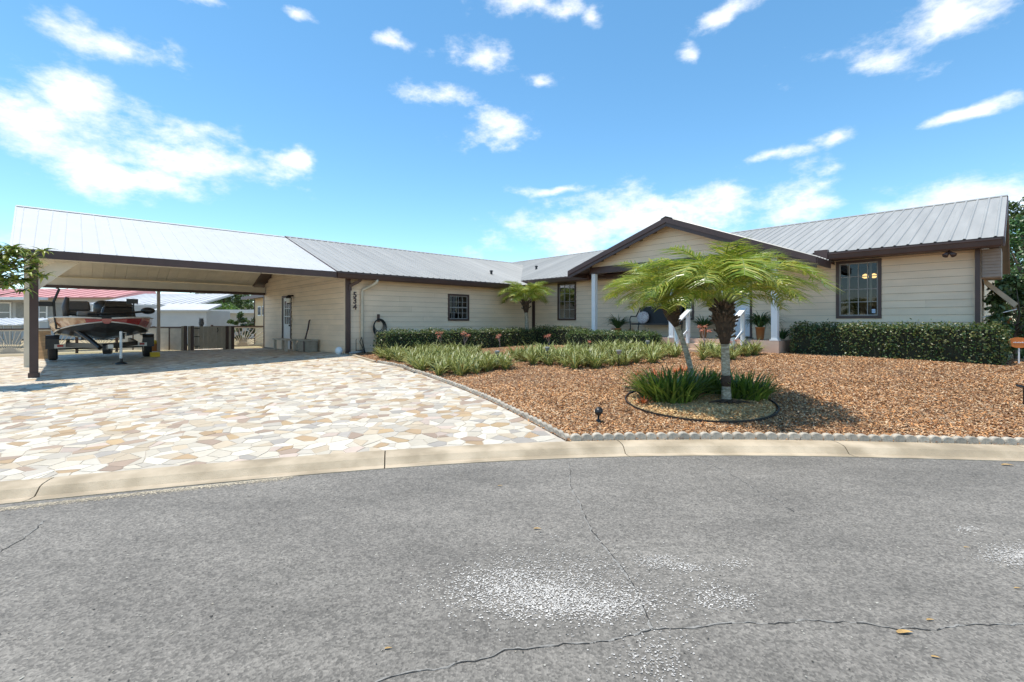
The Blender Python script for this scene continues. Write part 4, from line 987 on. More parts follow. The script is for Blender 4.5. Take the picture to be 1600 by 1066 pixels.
FR = [frond_mesh(1.22, d_, 50, l_) for d_, l_ in ((1.9, .29), (2.15, .29), (2.4, .28), (1.6, .27))]
def palm(base, top, z_boot, label, r0, r1, nf, scale, boots=70, husk_to=None, dark_band=None, br=1.0):
    base = Vector(base); top = Vector(top); root = tag(empty('palm_tree', base), label, 'palm', 'pygmy date palms'); ax = top - base
    tr = MB(); n = 9
    def at(t): return ax * t + Vector((0, 0, .0)) + Vector((ax.x, ax.y, 0)) * (.25 * math.sin(math.pi * t) * -.6)
    tr.tube([at(i / n) + Vector((0, 0, -.05 if i == 0 else 0)) for i in range(n + 1)], [(r0 * 1.35 if i == 0 else r0 * (1.1 if i == 1 else 1)) * (1 + .06 * math.sin(i * 2.3)) for i in range(n + 1)], 12)
    trunk = tr.build('trunk', M_PTRUNK, root, smooth=True)
    if dark_band:
        a, b = dark_band; h = MB(); h.tube([at(a), at((a + b) / 2), at(b)], [r0 * 1.08, r0 * 1.22, r0 * 1.1], 12); h.build('dark_husk', M_HUSK, trunk, smooth=True)
    tb = (z_boot - base.z) / ax.z; bo = MB(); K = 6
    bo.tube([at(tb + (1 - tb) * i / K) for i in range(K + 1)], [r0 * 1.05 + (r1 * .75 - r0) * math.sin(math.pi * (i / K) ** 1.25) * (1.0) + .02 * i / K for i in range(K + 1)], 12); head = bo.build('boot_core', M_HUSK, root, smooth=True)
    bm_ = MB(); e = .016; bm_.hexa([(0, -e, 0), (0, e, 0), (0, e, .02), (0, -e, .02), (.085, -e * .8, .075), (.085, e * .8, .075), (.075, e * .8, .10), (.075, -e * .8, .10)]); bme = bm_.mesh('leaf_boot', M_BOOT)
    for i in range(boots):
        t = random.random() ** .8; c = at(tb + (1 - tb) * (.12 + .88 * t)); a = i * 2.39996; rr_ = r0 * .9 + (r1 * .8 - r0 * .7) * math.sin(math.pi * (.12 + .80 * t) ** 1.25)
        o = link('leaf_boot', bme, head, c + Vector((math.cos(a), math.sin(a), 0)) * rr_ * .8); o.rotation_euler = (random.uniform(-.3, .3), random.uniform(-.5, .5), a); s = random.uniform(.8, 1.5) * br; o.scale = (s, s, s)
    for i in range(nf):
        t = (i + .5) / nf; a = i * 2.39996 + random.uniform(-.15, .15); lift = R(46) * (1 - t) ** .9 + R(34)
        o = link('frond', FR[0] if t > .75 else random.choice(FR[:3]) if t > .25 else FR[3], root, at(1) + Vector((math.cos(a), math.sin(a), 0)) * .035 + Vector((0, 0, -.05 * t)))
        o.rotation_euler = (random.uniform(-.25, .25), -lift, a); s = scale * random.uniform(.85, 1.12) * (.82 + .3 * math.sin(math.pi * min(1, t * 1.1))); o.scale = (s, s, s)
    return root
b1 = hit(1135, 632); palm(b1, (b1.x - .02, b1.y + .05, 1.60), 1.04, 'thick upright palm at the right of the round bed before the porch', .055, .15, 36, 1.0, 150, br=.72, dark_band=(.18, .29))
b2 = Vector((2.86, 7.35, g(2.86, 7.35))); palm(b2, (b2.x - .42, b2.y + .05, 1.62), 1.28, 'thinner leaning palm at the back of the round bed', .042, .115, 29, .86, 100, br=.6)
w = W(6.55, -1.05); palm((w.x + .12, w.y, .46), (w.x + .05, w.y, 2.15), 1.70, 'small palm behind the hedge in the inner corner of the house', .07, .15, 30, .92, 40)

# root flare and fallen debris at the thick palm
m = MB()
for i in range(26):
    a = random.uniform(0, 6.28); l = random.uniform(.08, .3); m.tube([(0, 0, .03), (math.cos(a) * l * .6, math.sin(a) * l * .5 - .03, .035), (math.cos(a) * l, math.sin(a) * l * .6 - .05, .02)], [.02, .014, .006], 5)
tag(m.build('root_flare', M_HUSK, loc=(b1.x, b1.y - .05, b1.z + .03)), 'dark fibrous roots spreading at the foot of the thick palm', 'roots')

# black garden spotlight, sign, stub light
b = hit(935, 660); r_ = tag(empty('spotlight', b), 'small black garden spotlight standing in the mulch near the kerb', 'light')
MB().lathe((0, 0, -.02), [(.035, 0), (.03, .05), (.012, .06), (.012, .10)], 10).build('stake', M_BLACK, r_, smooth=True); MB().tube([(.0, .05, .10), (0, .02, .12), (0, -.04, .15)], [.028, .045, .05], 12).build('lamp_head', M_BLACK, r_, smooth=True)
b = hit(1592, 569); r_ = tag(empty('yard_sign', b), 'orange oval yard sign on a white stake beside the right hedge', 'sign')
MB().box(-.012, .012, -.006, .006, -.1, .34).build('stake', M_WHITE, r_); hs_ = .13
m = MB(); n = 24; fr_ = [(.155 * math.cos(6.2832 * i / n), -.012, .42 + .105 * math.sin(6.2832 * i / n)) for i in range(n)]; bk = [(x, .004, z) for x, _, z in fr_]; m.quadface(fr_); m.quadface(bk[::-1])
for i in range(n): m.quadface([fr_[i], bk[i], bk[(i + 1) % n], fr_[(i + 1) % n]])
pn = m.build('sign_panel', mat('sign_orange', (.72, .20, .03), .4, var=.03), r_)
m = MB()
for i in range(7): m.box(-.085 + i * .024, -.067 + i * .024, -.0165, -.0125, .415, .438 if i % 2 else .432)
m.build('lettering', M_WHITE, pn); r_.rotation_euler = (0, 0, -.5)
b = hit(1601, 634); r_ = tag(empty('stub_light', b), 'dark T shaped garden lamp at the right edge of the mulch', 'light')
MB().box(-.012, .012, -.012, .012, -.05, .24).build('stake', M_BLACK, r_); MB().bar((-.075, 0, .27), (.08, 0, .225), .08, .03).build('lamp_head', M_BLACK, r_)

# ------------------------------------------------------------------ porch furniture
def house_empty(name, p, q, z, rz=0): w_ = W(p, q); return empty(name, (w_.x, w_.y, z), RZ + rz)
bn = tag(house_empty('porch_bench', PB - .45, -5.95, .872), 'black metal glider bench on the porch below the wide window', 'bench')
MB().box(-.25, .25, -.75, .75, .38, .43).build('seat', M_BLACK, bn); MB().hexa([(.20, -.75, .42), (.24, -.75, .42), (.24, .75, .42), (.20, .75, .42), (.32, -.75, .98), (.36, -.75, .98), (.36, .75, .98), (.32, .75, .98)]).build('backrest', mat('black_sling', (.03, .028, .027), .7), bn)
for s in (-.78, .78):
    MB().tube([(.34, s, .95), (.1, s, .66), (-.22, s, .66), (-.28, s, .56), (-.24, s, .30), (-.28, s, .03)], .018, 6).build('arm', M_BLACK, bn, smooth=True); MB().tube([(.26, s, .03), (.22, s, .25), (.26, s, .5), (.30, s, .7)], .018, 6).build('leg', M_BLACK, bn, smooth=True)
    MB().tube([(-.3, s, .025), (.32, s, .025)], .018, 6).build('foot_bar', M_BLACK, bn)
M_CUSH = mat('cushion_print', (.72, .66, .62), .8, var=.08, scale=30, col2=(.42, .28, .27))
cu = MB(); 
for k in range(1): cu.ball((0, 0, 0), (.075, .23, .21), 14, 9)
cu = cu.build('cushion', M_CUSH, loc=(W(PB - .34, -5.42).x, W(PB - .34, -5.42).y, .872 + .43 + .19), rot=(0, R(12), RZ), smooth=True); tag(cu, 'pale round patterned cushion leaning on the black porch bench', 'cushion')
MB().lathe((-.072, 0, 0), [(.001, 0), (.001, .001)], 6).build('button', M_BLACK, cu)
cu2 = MB().ball((0, 0, 0), (.07, .2, .19), 14, 9).build('cushion', M_CUSH, loc=(W(PB - .34, -6.5).x, W(PB - .34, -6.5).y, .872 + .43 + .17), rot=(0, R(12), RZ), smooth=True); tag(cu2, 'second cushion at the step end of the porch bench', 'cushion')
M_TERRA = mat('terracotta', (.50, .19, .06), .6, var=.1); M_FERN = mat('fern_green', (.05, .11, .03), .5, transl=.2, var=.25, scale=6); M_FERN2 = mat('fern_green_light', (.09, .16, .04), .5, transl=.2)
def pot_plant(label, p, q, z, n, L_, pot=True, droop=(1.0, 2.0), w=.035, lift=(.9, 1.5), tall=.26):
    r_ = tag(house_empty('potted_plant', p, q, z), label, 'plant', 'potted plants on the porch')
    if pot: MB().lathe((0, 0, 0), [(.075, 0), (.09, .05), (.115, tall - .03), (.125, tall - .03), (.125, tall), (.10, tall)], 14).build('pot', M_TERRA, r_, smooth=True)
    m = MB()
    for i in range(n):
        a = random.uniform(0, 6.28); S = blade_strip((.04 * math.cos(a), .04 * math.sin(a), tall - .03), a, random.uniform(*L_), w * random.uniform(.6, 1.1), random.uniform(*lift), random.uniform(*droop), 5); k = random.choice((0, 0, 1))
        for (l0, m0, r0), (l1, m1, r1_) in zip(S[:-1], S[1:]): m.quadface([l0, m0, m1, l1], k); m.quadface([m0, r0, r1_, m1], k)
    m.build('foliage', [M_FERN, M_FERN2], r_)
pot_plant('dark spiky potted plant at the left end of the porch', PB - .55, -4.58, .872, 190, (.45, .75))
pot_plant('drooping fern in terracotta pot between front door and right porch column', PB - .75, -9.22, .872, 260, (.45, .8), droop=(1.5, 2.8), w=.03, tall=.34)
pot_plant('dark potted plant left of the front door', PB - .40, -7.50, .872, 170, (.4, .65)); pot_plant('small dark fern on the porch floor behind the right column', PB - .4, -9.66, .872, 60, (.25, .45), pot=False, tall=.05)
# chair and lamp inside the right window
ch = tag(house_empty('dining_chair', PB + 1.1, -11.25, .9), 'pale upholstered chair inside the room behind the right window', 'chair')
M_UPH = mat('pale_upholstery', (.55, .42, .33), .8); MB().box(-.2, .2, -.22, .22, .42, .52).build('seat', M_UPH, ch); MB().box(.18, .26, -.22, .22, .5, 1.1).build('backrest', M_UPH, ch)
for a in (-.17, .17):
    for b in (-.18, .18): MB().box(a - .02, a + .02, b - .02, b + .02, 0, .42).build('leg', M_BROWN, ch)
la = tag(house_empty('ceiling_lamp', PB + .9, -11.3, 2.55), 'lit pair of warm ceiling lamps seen through the right window', 'lamp')
MB().tube([(0, 0, .3), (0, 0, .08), (0, .12, .04), (0, -.12, .04)], .012, 6).build('lamp_arm', M_BROWN, la)
for s in (-.09, .09): MB().lathe((0, s, -.04), [(.015, .09), (.06, .06), (.07, .0), (.03, -.03)], 10).build('lamp_shade', mat('lit_shade', (1, .62, .22), .5, emit=2.2), la, smooth=True)

# ------------------------------------------------------------------ things by the carport wall
be = tag(house_empty('bench', -.55, 3.95, g(W(-.5, 4).x, W(-.5, 4).y) + .008), 'low weathered white bench by the side door', 'bench'); M_OLD = mat('weathered_white', (.50, .45, .38), .7, var=.15)
MB().box(-.2, .2, -.75, .75, .38, .42).build('seat', M_OLD, be, bevel=.01)
for a in (-.14, .14):
    for b in (-.62, .62): MB().box(a - .04, a + .04, b - .04, b + .04, 0, .379).build('leg', M_OLD, be)
bo = tag(house_empty('storage_box', -.30, 2.35, g(W(-.3, 2.4).x, W(-.3, 2.4).y) + .008), 'grey storage box against the carport wall next to the low bench', 'box'); M_GB = mat('grey_box', (.30, .27, .22), .8, var=.2, scale=9)
MB().box(-.22, .2, -.33, .33, 0, .36).build('body', M_GB, bo, bevel=.015); MB().box(-.24, .22, -.35, .35, .362, .40).build('lid', mat('box_lid', (.40, .36, .30), .7), bo); MB().box(-.26, -.242, -.35, -.28, .02, .36).build('corner_post', M_BROWN, bo)
jg = tag(MB().lathe((0, 0, 0), [(.06, 0), (.10, .05), (.10, .2), (.05, .26), (.05, .30)], 12).build('jug', M_GB, loc=(W(-.45, 2.85).x, W(-.45, 2.85).y, g(W(-.45, 2.85).x, W(-.45, 2.85).y) + .008), smooth=True), 'dull grey jug on the floor between bench and box', 'jug')
w_ = W(0, 0); tag(MB().tube([(-.25, 2.85, .62), (-.16, 2.82, 1.05), (-.13, 2.85, 1.10), (-.10, 2.82, 1.38), (-.06, 2.82, 1.42)], [.03, .025, .03, .025, .02], 7).build('walking_stick', M_BROWN, loc=(A.x, A.y, 0), rot=(0, 0, RZ), smooth=True), 'crooked brown stick leaning on the carport wall behind the bench', 'stick')
w_ = W(-.22, .02); tag(MB().ball((0, 0, .11), (.11, .11, .12), 14, 10).build('white_globe', M_WHITE, loc=(w_.x, w_.y, g(w_.x, w_.y)), smooth=True), 'white round globe on the ground at the house corner post', 'ornament')
ho = tag(house_empty('garden_hose', 1.02, -.05, 1.35), 'black garden hose looped on a wall hanger above the hedge', 'hose')
M_HOSE = mat('hose_black', (.02, .022, .02), .5); MB().box(-.02, .02, -.08, .03, .0, .24).build('hanger', M_BROWN, ho)
for k in range(5):
    n = 28; a0 = .15 + .02 * k; MB().tube([(a0 * math.sin(6.2832 * i / n), -.05 - .018 * k, -.12 - .02 * k + (.17 + .03 * k) * math.cos(6.2832 * i / n)) for i in range(n + 1)], .012, 6, cap=False).build('coil', M_HOSE, ho, smooth=True)
gs = tag(house_empty('garden_stand', .34, -.2, g(W(.34, -.2).x, W(.34, -.2).y)), 'small black wire stand on the ground below the house number', 'stand')
MB().tube([(-.12, 0, 0), (-.12, 0, .42), (-.10, 0, .44)], .012, 6).build('leg', M_BLACK, gs); MB().tube([(.16, -.05, 0), (.05, 0, .5), (.0, 0, .36), (.12, -.1, .02)], .012, 6).build('leg', M_BLACK, gs); MB().tube([(-.12, 0, .1), (.14, -.03, .1)], .010, 6).build('cross_bar', M_BLACK, gs)

# ------------------------------------------------------------------ fence line
M_FENCE = mat('fence_white', (.62, .55, .46), .7, var=.12, scale=5, objrand=.06); M_GATE = mat('gate_boards', (.42, .375, .31), .75, var=.15, scale=8, objrand=.1, stretch=(6, 6, 1))
def sunburst(p, q, wd, hgt, label, rz=0, grp='sunburst fence panels'):
    zb = g(W(p, q).x, W(p, q).y); r_ = tag(house_empty('sunburst_panel', p, q, zb, rz), label, 'fence', grp)
    MB().box(-wd / 2, wd / 2, -.02, .02, .02, .07).build('bottom_rail', M_FENCE, r_); MB().box(-wd / 2, wd / 2, -.035, .035, hgt, hgt + .05).build('top_rail', M_BROWN, r_); MB().box(-wd / 2, wd / 2, -.018, .018, hgt - .05, hgt - .002).build('upper_board', M_FENCE, r_)
    MB().box(-wd / 2 - .09, -wd / 2 - .001, -.05, .05, -.05, hgt + .1).build('post', M_BROWN, r_)
    n = 17
    for i in range(n):
        a = math.pi * (i + .5) / n; dx, dz = math.cos(a), math.sin(a); t = min((wd / 2) / max(abs(dx), 1e-3), (hgt - .12) / max(dz, 1e-3)); x, z = dx * t, dz * t
        MB().bar((dx * .1, 0, .07 + dz * .05), (x, 0, .07 + z), .022, .05, up=(0, 1, 0)).build('spoke', M_FENCE, r_)
    m = MB(); n2 = 10; ar_ = [(.17 * math.cos(math.pi * k / n2), .17 * math.sin(math.pi * k / n2)) for k in range(n2 + 1)]; m.quadface([(x, -.026, .07 + z) for x, z in ar_]); m.quadface([(x, .026, .07 + z) for x, z in ar_][::-1])
    for k in range(n2): a_, b_ = ar_[k], ar_[k + 1]; m.quadface([(a_[0], -.026, .07 + a_[1]), (a_[0], .026, .07 + a_[1]), (b_[0], .026, .07 + b_[1]), (b_[0], -.026, .07 + b_[1])])
    m.build('sun_hub', M_FENCE, r_)
    return r_
def pq_px(px, q):
    k = (px - 800) / F; b_ = W(0, q); return (k * b_.y - b_.x) / (uL.x - k * uL.y)
QF = 10.4; sx = pq_px(398, 13.2)
p0 = pq_px(-45, QF)
labs = ['sunburst fence panel at the far left edge behind the carport', 'sunburst fence panel left of the brown carport post', 'sunburst fence panel behind the left side of the boat', 'sunburst fence panel behind the bow of the boat', 'sunburst fence panel behind the right trailer wheel']
for i in range(5): sunburst(p0 + .9 + i * 1.16, QF, 1.06, .86, labs[i])
sunburst((sx - 1.62) / 2, QF, sx + 1.5, .92, 'sunburst fence panel between the board gate and the small shed')
def board_run(name, label, cat, p0_, q0_, p1_, q1_, nb, hgt, m_, brown_gaps=False, z_off=0):
    a = W(p0_, q0_); b = W(p1_, q1_); L_ = (b - a).length; rz = math.atan2((b - a).y, (b - a).x); zb = g(a.x, a.y); r_ = tag(empty(name, (a.x, a.y, zb), rz), label, cat); w_ = L_ / nb
    for i in range(nb): MB().box(i * w_ + .004, (i + 1) * w_ - .004, -.012, .012, .04, hgt - random.uniform(0, .012)).build('board', m_, r_)
    MB().box(0, L_, .013, .05, .18, .26).build('rail', m_, r_); MB().box(0, L_, .013, .05, hgt - .26, hgt - .18).build('rail', m_, r_)
    return r_, L_
GQ = 8.2; ga, gb = pq_px(290, GQ), pq_px(357, GQ)
gt, gl_ = board_run('gate', 'weathered board gate with black hinges under the carport beam', 'gate', ga + .28, GQ, gb - .12, GQ, 7, .94, M_GATE)
for z in (.14, .52, .84): MB().box(0.0, .18, -.03, -.013, z, z + .03).build('hinge', M_BLACK, gt)
MB().tube([(gl_ - .28, -.03, .70), (gl_ - .26, -.06, .78), (gl_ - .28, -.03, .88)], .012, 6).build('handle', M_BLACK, gt)
for p, lab in ((ga, 'brown gate post farthest from the house'), (ga + .22, 'brown gate post carrying the gate hinges'), (gb - .05, 'brown gate post on the latch side'), (gb + .15, 'brown gate post nearest the house')):
    w_ = W(p, GQ); r_ = tag(empty('gate_post', (w_.x, w_.y, g(w_.x, w_.y)), RZ), lab, 'post', 'brown gate posts'); MB().box(-.06, .05, -.05, .05, -.1, .96).build('shaft', M_BROWN, r_); MB().box(-.145, -.061, -.03, .03, -.1, .95).build('trim_board', M_GATE, r_)
fp, fl_ = board_run('fence_panel', 'pale solid fence panel with brown battens left of the gate', 'fence', -4.7, QF - .15, ga - .12, GQ + .02, 5, .90, M_FENCE)
for i in range(1, 5): MB().box(fl_ / 5 * i - .018, fl_ / 5 * i + .018, -.03, -.013, .03, .9).build('batten', M_BROWN, fp)
MB().box(0, fl_, -.04, .04, .905, .95).build('top_rail', M_BROWN, fp)
ow = W(ga + .52, GQ); ow = tag(empty('owl_statue', (ow.x, ow.y, g(ow.x, ow.y) + .94), RZ), 'grey owl decoy perched on top of the board gate', 'statue'); M_OWL = mat('owl_grey', (.16, .16, .17), .7, var=.5, scale=30)
m = MB(); m.lathe((0, 0, 0), [(.05, 0), (.085, .06), (.095, .14), (.075, .2), (.08, .25), (.06, .3), (.02, .32)], 10); m.build('body', M_OWL, ow, smooth=True)
for s in (-.05, .05): MB().tube([(s, 0, .28), (s * 1.2, 0, .35)], [.02, .003], 5).build('ear_tuft', M_OWL, ow)
# shed behind the gate
sh = tag(house_empty('shed', sx, 9.7, g(W(sx, 10.2).x, W(sx, 10.2).y)), 'small tan shed with brown roof edge behind the house corner', 'shed'); M_SHED = mat('shed_stucco', (.70, .54, .34), .7, var=.06)
MB().box(0, 3.0, 0, 3.5, -.1, 2.35).build('wall', M_SHED, sh); MB().hexa([(-.55, -.3, 2.30), (3.4, -.3, 2.60), (3.4, 3.9, 2.60), (-.55, 3.9, 2.30), (-.55, -.3, 2.44), (3.4, -.3, 2.75), (3.4, 3.9, 2.75), (-.55, 3.9, 2.44)]).build('roof', M_BROWN, sh)
for a in (1.5, 2.3): f_ = MB().box(-.03, .02, a, a + .55, 1.45, 1.95).build('window', M_WHITE, sh); MB().box(-.04, -.031, a + .06, a + .49, 1.51, 1.89).build('pane', mat('shed_window', (.10, .11, .12), .2), f_)
MB().box(-.03, -.002, 3.44, 3.52, 0, 2.3).build('corner_trim', M_BROWN, sh)

# ------------------------------------------------------------------ boat on trailer
BO = W(-5.45, 4.75); BZ = g(BO.x, BO.y) + .01
tr_ = tag(empty('boat_trailer', (BO.x, BO.y, BZ), RZ), 'black boat trailer with silver crossbar parked under the carport', 'trailer'); M_RUB = mat('tyre_rubber', (.022, .021, .021), .8); M_SIL = mat('trailer_silver', (.42, .40, .37), .35, metal=.6)
for s in (-1, 1):
    x = s * 1.06; ty = MB(); n = 24; prf = [(.18, -.09), (.29, -.10), (.325, -.07), (.33, 0), (.325, .07), (.29, .10), (.18, .09)]
    for i in range(n):
        a, b = 6.2832 * i / n, 6.2832 * (i + 1) / n
        for (r_0, x0_), (r_1, x1_) in zip(prf[:-1], prf[1:]): ty.quadface([(x + x0_, r_0 * math.cos(a), .33 + r_0 * math.sin(a)), (x + x0_, r_0 * math.cos(b), .33 + r_0 * math.sin(b)), (x + x1_, r_1 * math.cos(b), .33 + r_1 * math.sin(b)), (x + x1_, r_1 * math.cos(a), .33 + r_1 * math.sin(a))])
    wh = ty.build('wheel', M_RUB, tr_, smooth=True); MB().tube([(x - .08, 0, .33), (x + .08, 0, .33)], .185, 16).build('rim', M_SIL, wh)
    fe = MB(); fe.box(x - .14, x + .14, -.42, -.36, .34, .62); fe.box(x - .14, x + .14, -.36, .42, .68, .72); fe.hexa([(x - .14, -.42, .62), (x + .14, -.42, .62), (x + .14, -.36, .62), (x - .14, -.36, .62), (x - .14, -.37, .72), (x + .14, -.37, .72), (x + .14, -.31, .72), (x - .14, -.31, .72)]); fe.build('fender', M_BLACK, tr_)
    MB().bar((s * .75, 1.8, .5), (s * .75, -.6, .46), .08, .12).build('frame_rail', M_BLACK, tr_); MB().bar((s * .75, -.6, .46), (0.0, -2.4, .46), .08, .12).build('frame_rail', M_BLACK, tr_)
    MB().bar((s * .42, 1.9, .66), (s * .42, -.9, .64), .1, .08).build('bunk', M_BLACK, tr_); MB().box(s * .9 - .06, s * .9 + .06, -.47, -.44, .40, .46).build('marker_light', mat('red_lens', (.4, .02, .01), .3), tr_)
MB().box(-1.02, 1.02, -.44, -.36, .36, .47).build('cross_bar', M_SIL, tr_); MB().tube([(-.95, 0, .33), (.95, 0, .33)], .03, 8).build('axle', M_BLACK, tr_)
MB().bar((0, -1.9, .46), (.05, -3.25, .46), .09, .10).build('tongue', M_BLACK, tr_); MB().box(0.0, .10, -3.42, -3.2, .44, .54).build('coupler', M_SIL, tr_)
jk = MB().tube([(.28, -2.75, .14), (.28, -2.75, .85)], .03, 8).build('jack', M_WHITE, tr_); MB().lathe((.28, -2.75, -.0), [(.13, 0), (.12, .03), (.04, .06), (.035, .15)], 10).build('jack_foot', M_BLACK, jk); MB().tube([(.28, -2.75, .82), (.38, -2.8, .82), (.38, -2.8, .72)], .012, 6).build('crank', M_SIL, jk)
MB().tube([(-.12, -2.45, .42), (-.30, -2.1, .62), (-.62, -1.75, .93)], .055, 8).build('winch_post', M_BLACK, tr_); MB().tube([(-.62, -1.75, .93), (-.95, -1.7, .92), (-.99, -1.7, 1.35), (-1.0, -1.7, 1.62), (-.90, -1.7, 1.95), (-.95, -1.7, 1.98)], .028, 7).build('boarding_ladder', M_BLACK, tr_)
MB().box(-1.28, -1.02, -1.74, -1.62, 1.50, 1.62).build('ladder_box', M_BLACK, tr_); sp_ = MB().tube([(-.05, -2.52, .40), (.10, -2.56, .40)], .14, 14).build('winch', M_BLACK, tr_); MB().tube([(-.06, -2.51, .40), (.11, -2.57, .40)], .07, 12).build('winch_drum', M_SIL, sp_)
bt = tag(empty('boat', (BO.x, BO.y, BZ), RZ), 'red and gold bass boat on the trailer under the carport', 'boat')
ST = [(-2.75, .10, 1.18, 1.10, 1.05), (-2.65, .42, 1.20, 1.06, .95), (-2.3, .74, 1.21, 1.00, .80), (-1.7, .98, 1.21, .92, .66), (-.8, 1.12, 1.19, .82, .58), (.6, 1.16, 1.15, .74, .56), (2.4, 1.12, 1.12, .72, .56)]
M_HULLR = mat('hull_red', (.30, .015, .02), .22, var=.15, scale=3, coat=.6); M_HULLG = mat('hull_gold_flake', (.34, .14, .06), .22, var=.25, scale=4, coat=.6, col2=(.50, .33, .20)); M_HULLB = mat('hull_bottom', (.035, .032, .032), .35, coat=.3); M_TRIMS = mat('hull_trim', (.62, .58, .52), .35)
sec = []
for (y, wd, zg, zc_, zk) in ST: sec.append([(-wd, y, zg), (-wd * .99, y, (zg + zc_) / 2 + .03), (-wd * .90, y, zc_), (-wd * .45, y, (zc_ + zk) / 2 - .02), (0, y, zk), (wd * .45, y, (zc_ + zk) / 2 - .02), (wd * .90, y, zc_), (wd * .99, y, (zg + zc_) / 2 + .03), (wd, y, zg)])
up_, bo_ = MB(), MB()
for i, (a, b) in enumerate(zip(sec[:-1], sec[1:])):
    for j in range(8):
        q = [a[j], a[j + 1], b[j + 1], b[j]]; (up_ if j in (0, 1, 6, 7) else bo_).quadface(q, (1 if j in (0, 1) and i >= 1 else 0) if j in (0, 1, 6, 7) else 0)
up_.quadface(sec[0], 0); bo_.quadface(sec[-1][::-1], 0)
hl = bo_.build('hull_bottom', M_HULLB, bt, smooth=True); up_.build('hull_side', [M_HULLR, M_HULLG], bt)
for s in (0, 8): MB().tube([Vector(x[s]) + Vector((0, 0, .01)) for x in sec], .022, 6).build('rub_rail', M_TRIMS, bt, smooth=True)
for s in (2, 6): MB().tube([Vector(x[s]) for x in sec], .016, 6).build('chine_stripe', M_TRIMS, bt, smooth=True)
dk = MB()
for a, b in zip(sec[:-1], sec[1:]): dk.quadface([(a[0][0] * .98, a[0][1], a[0][2] - .01), (a[8][0] * .98, a[8][1], a[8][2] - .01), (b[8][0] * .98, b[8][1], b[8][2] - .01), (b[0][0] * .98, b[0][1], b[0][2] - .01)])
dk.build('deck', mat('boat_carpet', (.10, .085, .075), .9), bt)
M_SEAT = mat('boat_seat', (.10, .085, .075), .5); M_SEAT2 = mat('boat_seat_grey', (.20, .18, .165), .55)
for (x, y, c) in ((-.55, -.2, 0), (.45, .1, 1)):
    s_ = MB().box(x - .3, x + .3, y - .25, y + .28, 1.28, 1.42).build('seat', (M_SEAT, M_SEAT2)[c], bt, bevel=.04); MB().hexa([(x - .3, y + .22, 1.42), (x + .3, y + .22, 1.42), (x + .3, y + .34, 1.42), (x - .3, y + .34, 1.42), (x - .26, y + .30, 1.72), (x + .26, y + .30, 1.72), (x + .26, y + .40, 1.70), (x - .26, y + .40, 1.70)]).build('backrest', (M_SEAT, M_SEAT2)[c], s_, bevel=.04); MB().tube([(x, y, 1.14), (x, y, 1.3)], .05, 8).build('pedestal', M_BLACK, s_)
MB().hexa([(-.1, -.75, 1.15), (.75, -.75, 1.15), (.75, -.25, 1.15), (-.1, -.25, 1.15), (0, -.6, 1.55), (.7, -.6, 1.55), (.7, -.3, 1.58), (0, -.3, 1.58)]).build('console', M_BLACK, bt, bevel=.04)
MB().hexa([(.0, -.62, 1.56), (.7, -.62, 1.56), (.7, -.60, 1.56), (.0, -.60, 1.56), (.1, -.45, 1.72), (.6, -.45, 1.72), (.6, -.43, 1.72), (.1, -.43, 1.72)]).build('windshield', mat('smoked_glass', (.03, .03, .03), .1), bt)
ou = MB().lathe((.1, 2.55, 1.25), [(.16, 0), (.24, .08), (.26, .3), (.24, .48), (.14, .56), (.02, .58)], 16).build('outboard_cowling', M_BLACK, bt, smooth=True); MB().box(-.0, .2, 2.45, 2.7, .55, 1.26).build('outboard_leg', M_BLACK, ou)
tm = MB().tube([(-.35, -2.35, 1.30), (.35, -1.9, 1.34), (.95, -1.5, 1.40)], .03, 8).build('trolling_motor_shaft', M_BLACK, bt, smooth=True); MB().ball((.95, -1.5, 1.42), (.17, .14, .10), 12, 8).build('trolling_motor_head', M_BLACK, tm, smooth=True); MB().tube([(-.55, -2.3, 1.30), (-.2, -2.2, 1.30)], .07, 10).build('trolling_motor_pod', M_SEAT2, tm, smooth=True)
MB().hexa([(-.3, -2.2, 1.2), (.3, -2.0, 1.2), (.3, -1.8, 1.2), (-.3, -1.95, 1.2), (-.3, -2.2, 1.27), (.3, -2.0, 1.27), (.3, -1.8, 1.27), (-.3, -1.95, 1.27)]).build('motor_mount', M_BLACK, tm)
MB().tube([(.62, -1.3, 1.2), (.64, -1.3, 1.62), (.60, -1.3, 1.66)], [.02, .02, .05], 8).build('fish_finder_arm', M_BLACK, bt); MB().box(.48, .74, -1.34, -1.28, 1.62, 1.76).build('fish_finder', M_BLACK, bt)
MB().tube([(-.78, -.6, 1.2), (-.8, -.5, 1.5), (-.76, -.4, 1.78)], [.06, .08, .05], 8).build('folded_cover', M_SEAT, bt, smooth=True)
w_ = W(-4.23, 4.32); tag(MB().hexa([(-.12, -.1, 0), (.12, -.1, 0), (.12, .1, 0), (-.12, .1, 0), (-.12, -.02, .14), (.12, -.02, .14), (.12, .1, .14), (-.12, .1, .14)]).build('wheel_chock', mat('chock_yellow', (.65, .45, .04), .5), loc=(w_.x, w_.y, g(w_.x, w_.y) + .01), rot=(0, 0, RZ)), 'yellow wheel chock before the right trailer wheel', 'chock')
w_ = hit(240, 549); r_ = tag(empty('flower_pot', w_), 'orange pot with yellow blooms behind the right trailer wheel', 'pot'); MB().lathe((0, 0, 0), [(.12, 0), (.17, .26), (.19, .28), (.16, .28)], 12).build('pot', M_TERRA, r_, smooth=True); MB().ball((0, 0, .33), (.15, .15, .10), 10, 7).build('bloom', mat('yellow_bloom', (.65, .45, .03), .7, var=.4, scale=30), r_)
w_ = W(-7.1, 6.3); r_ = tag(empty('plywood_stack', (w_.x, w_.y, g(w_.x, w_.y)), RZ), 'leaning tan plywood sheets behind the left trailer wheel', 'boards'); M_PLY = mat('plywood', (.42, .26, .13), .8, var=.25, scale=4, objrand=.1, stretch=(1, 1, 6))
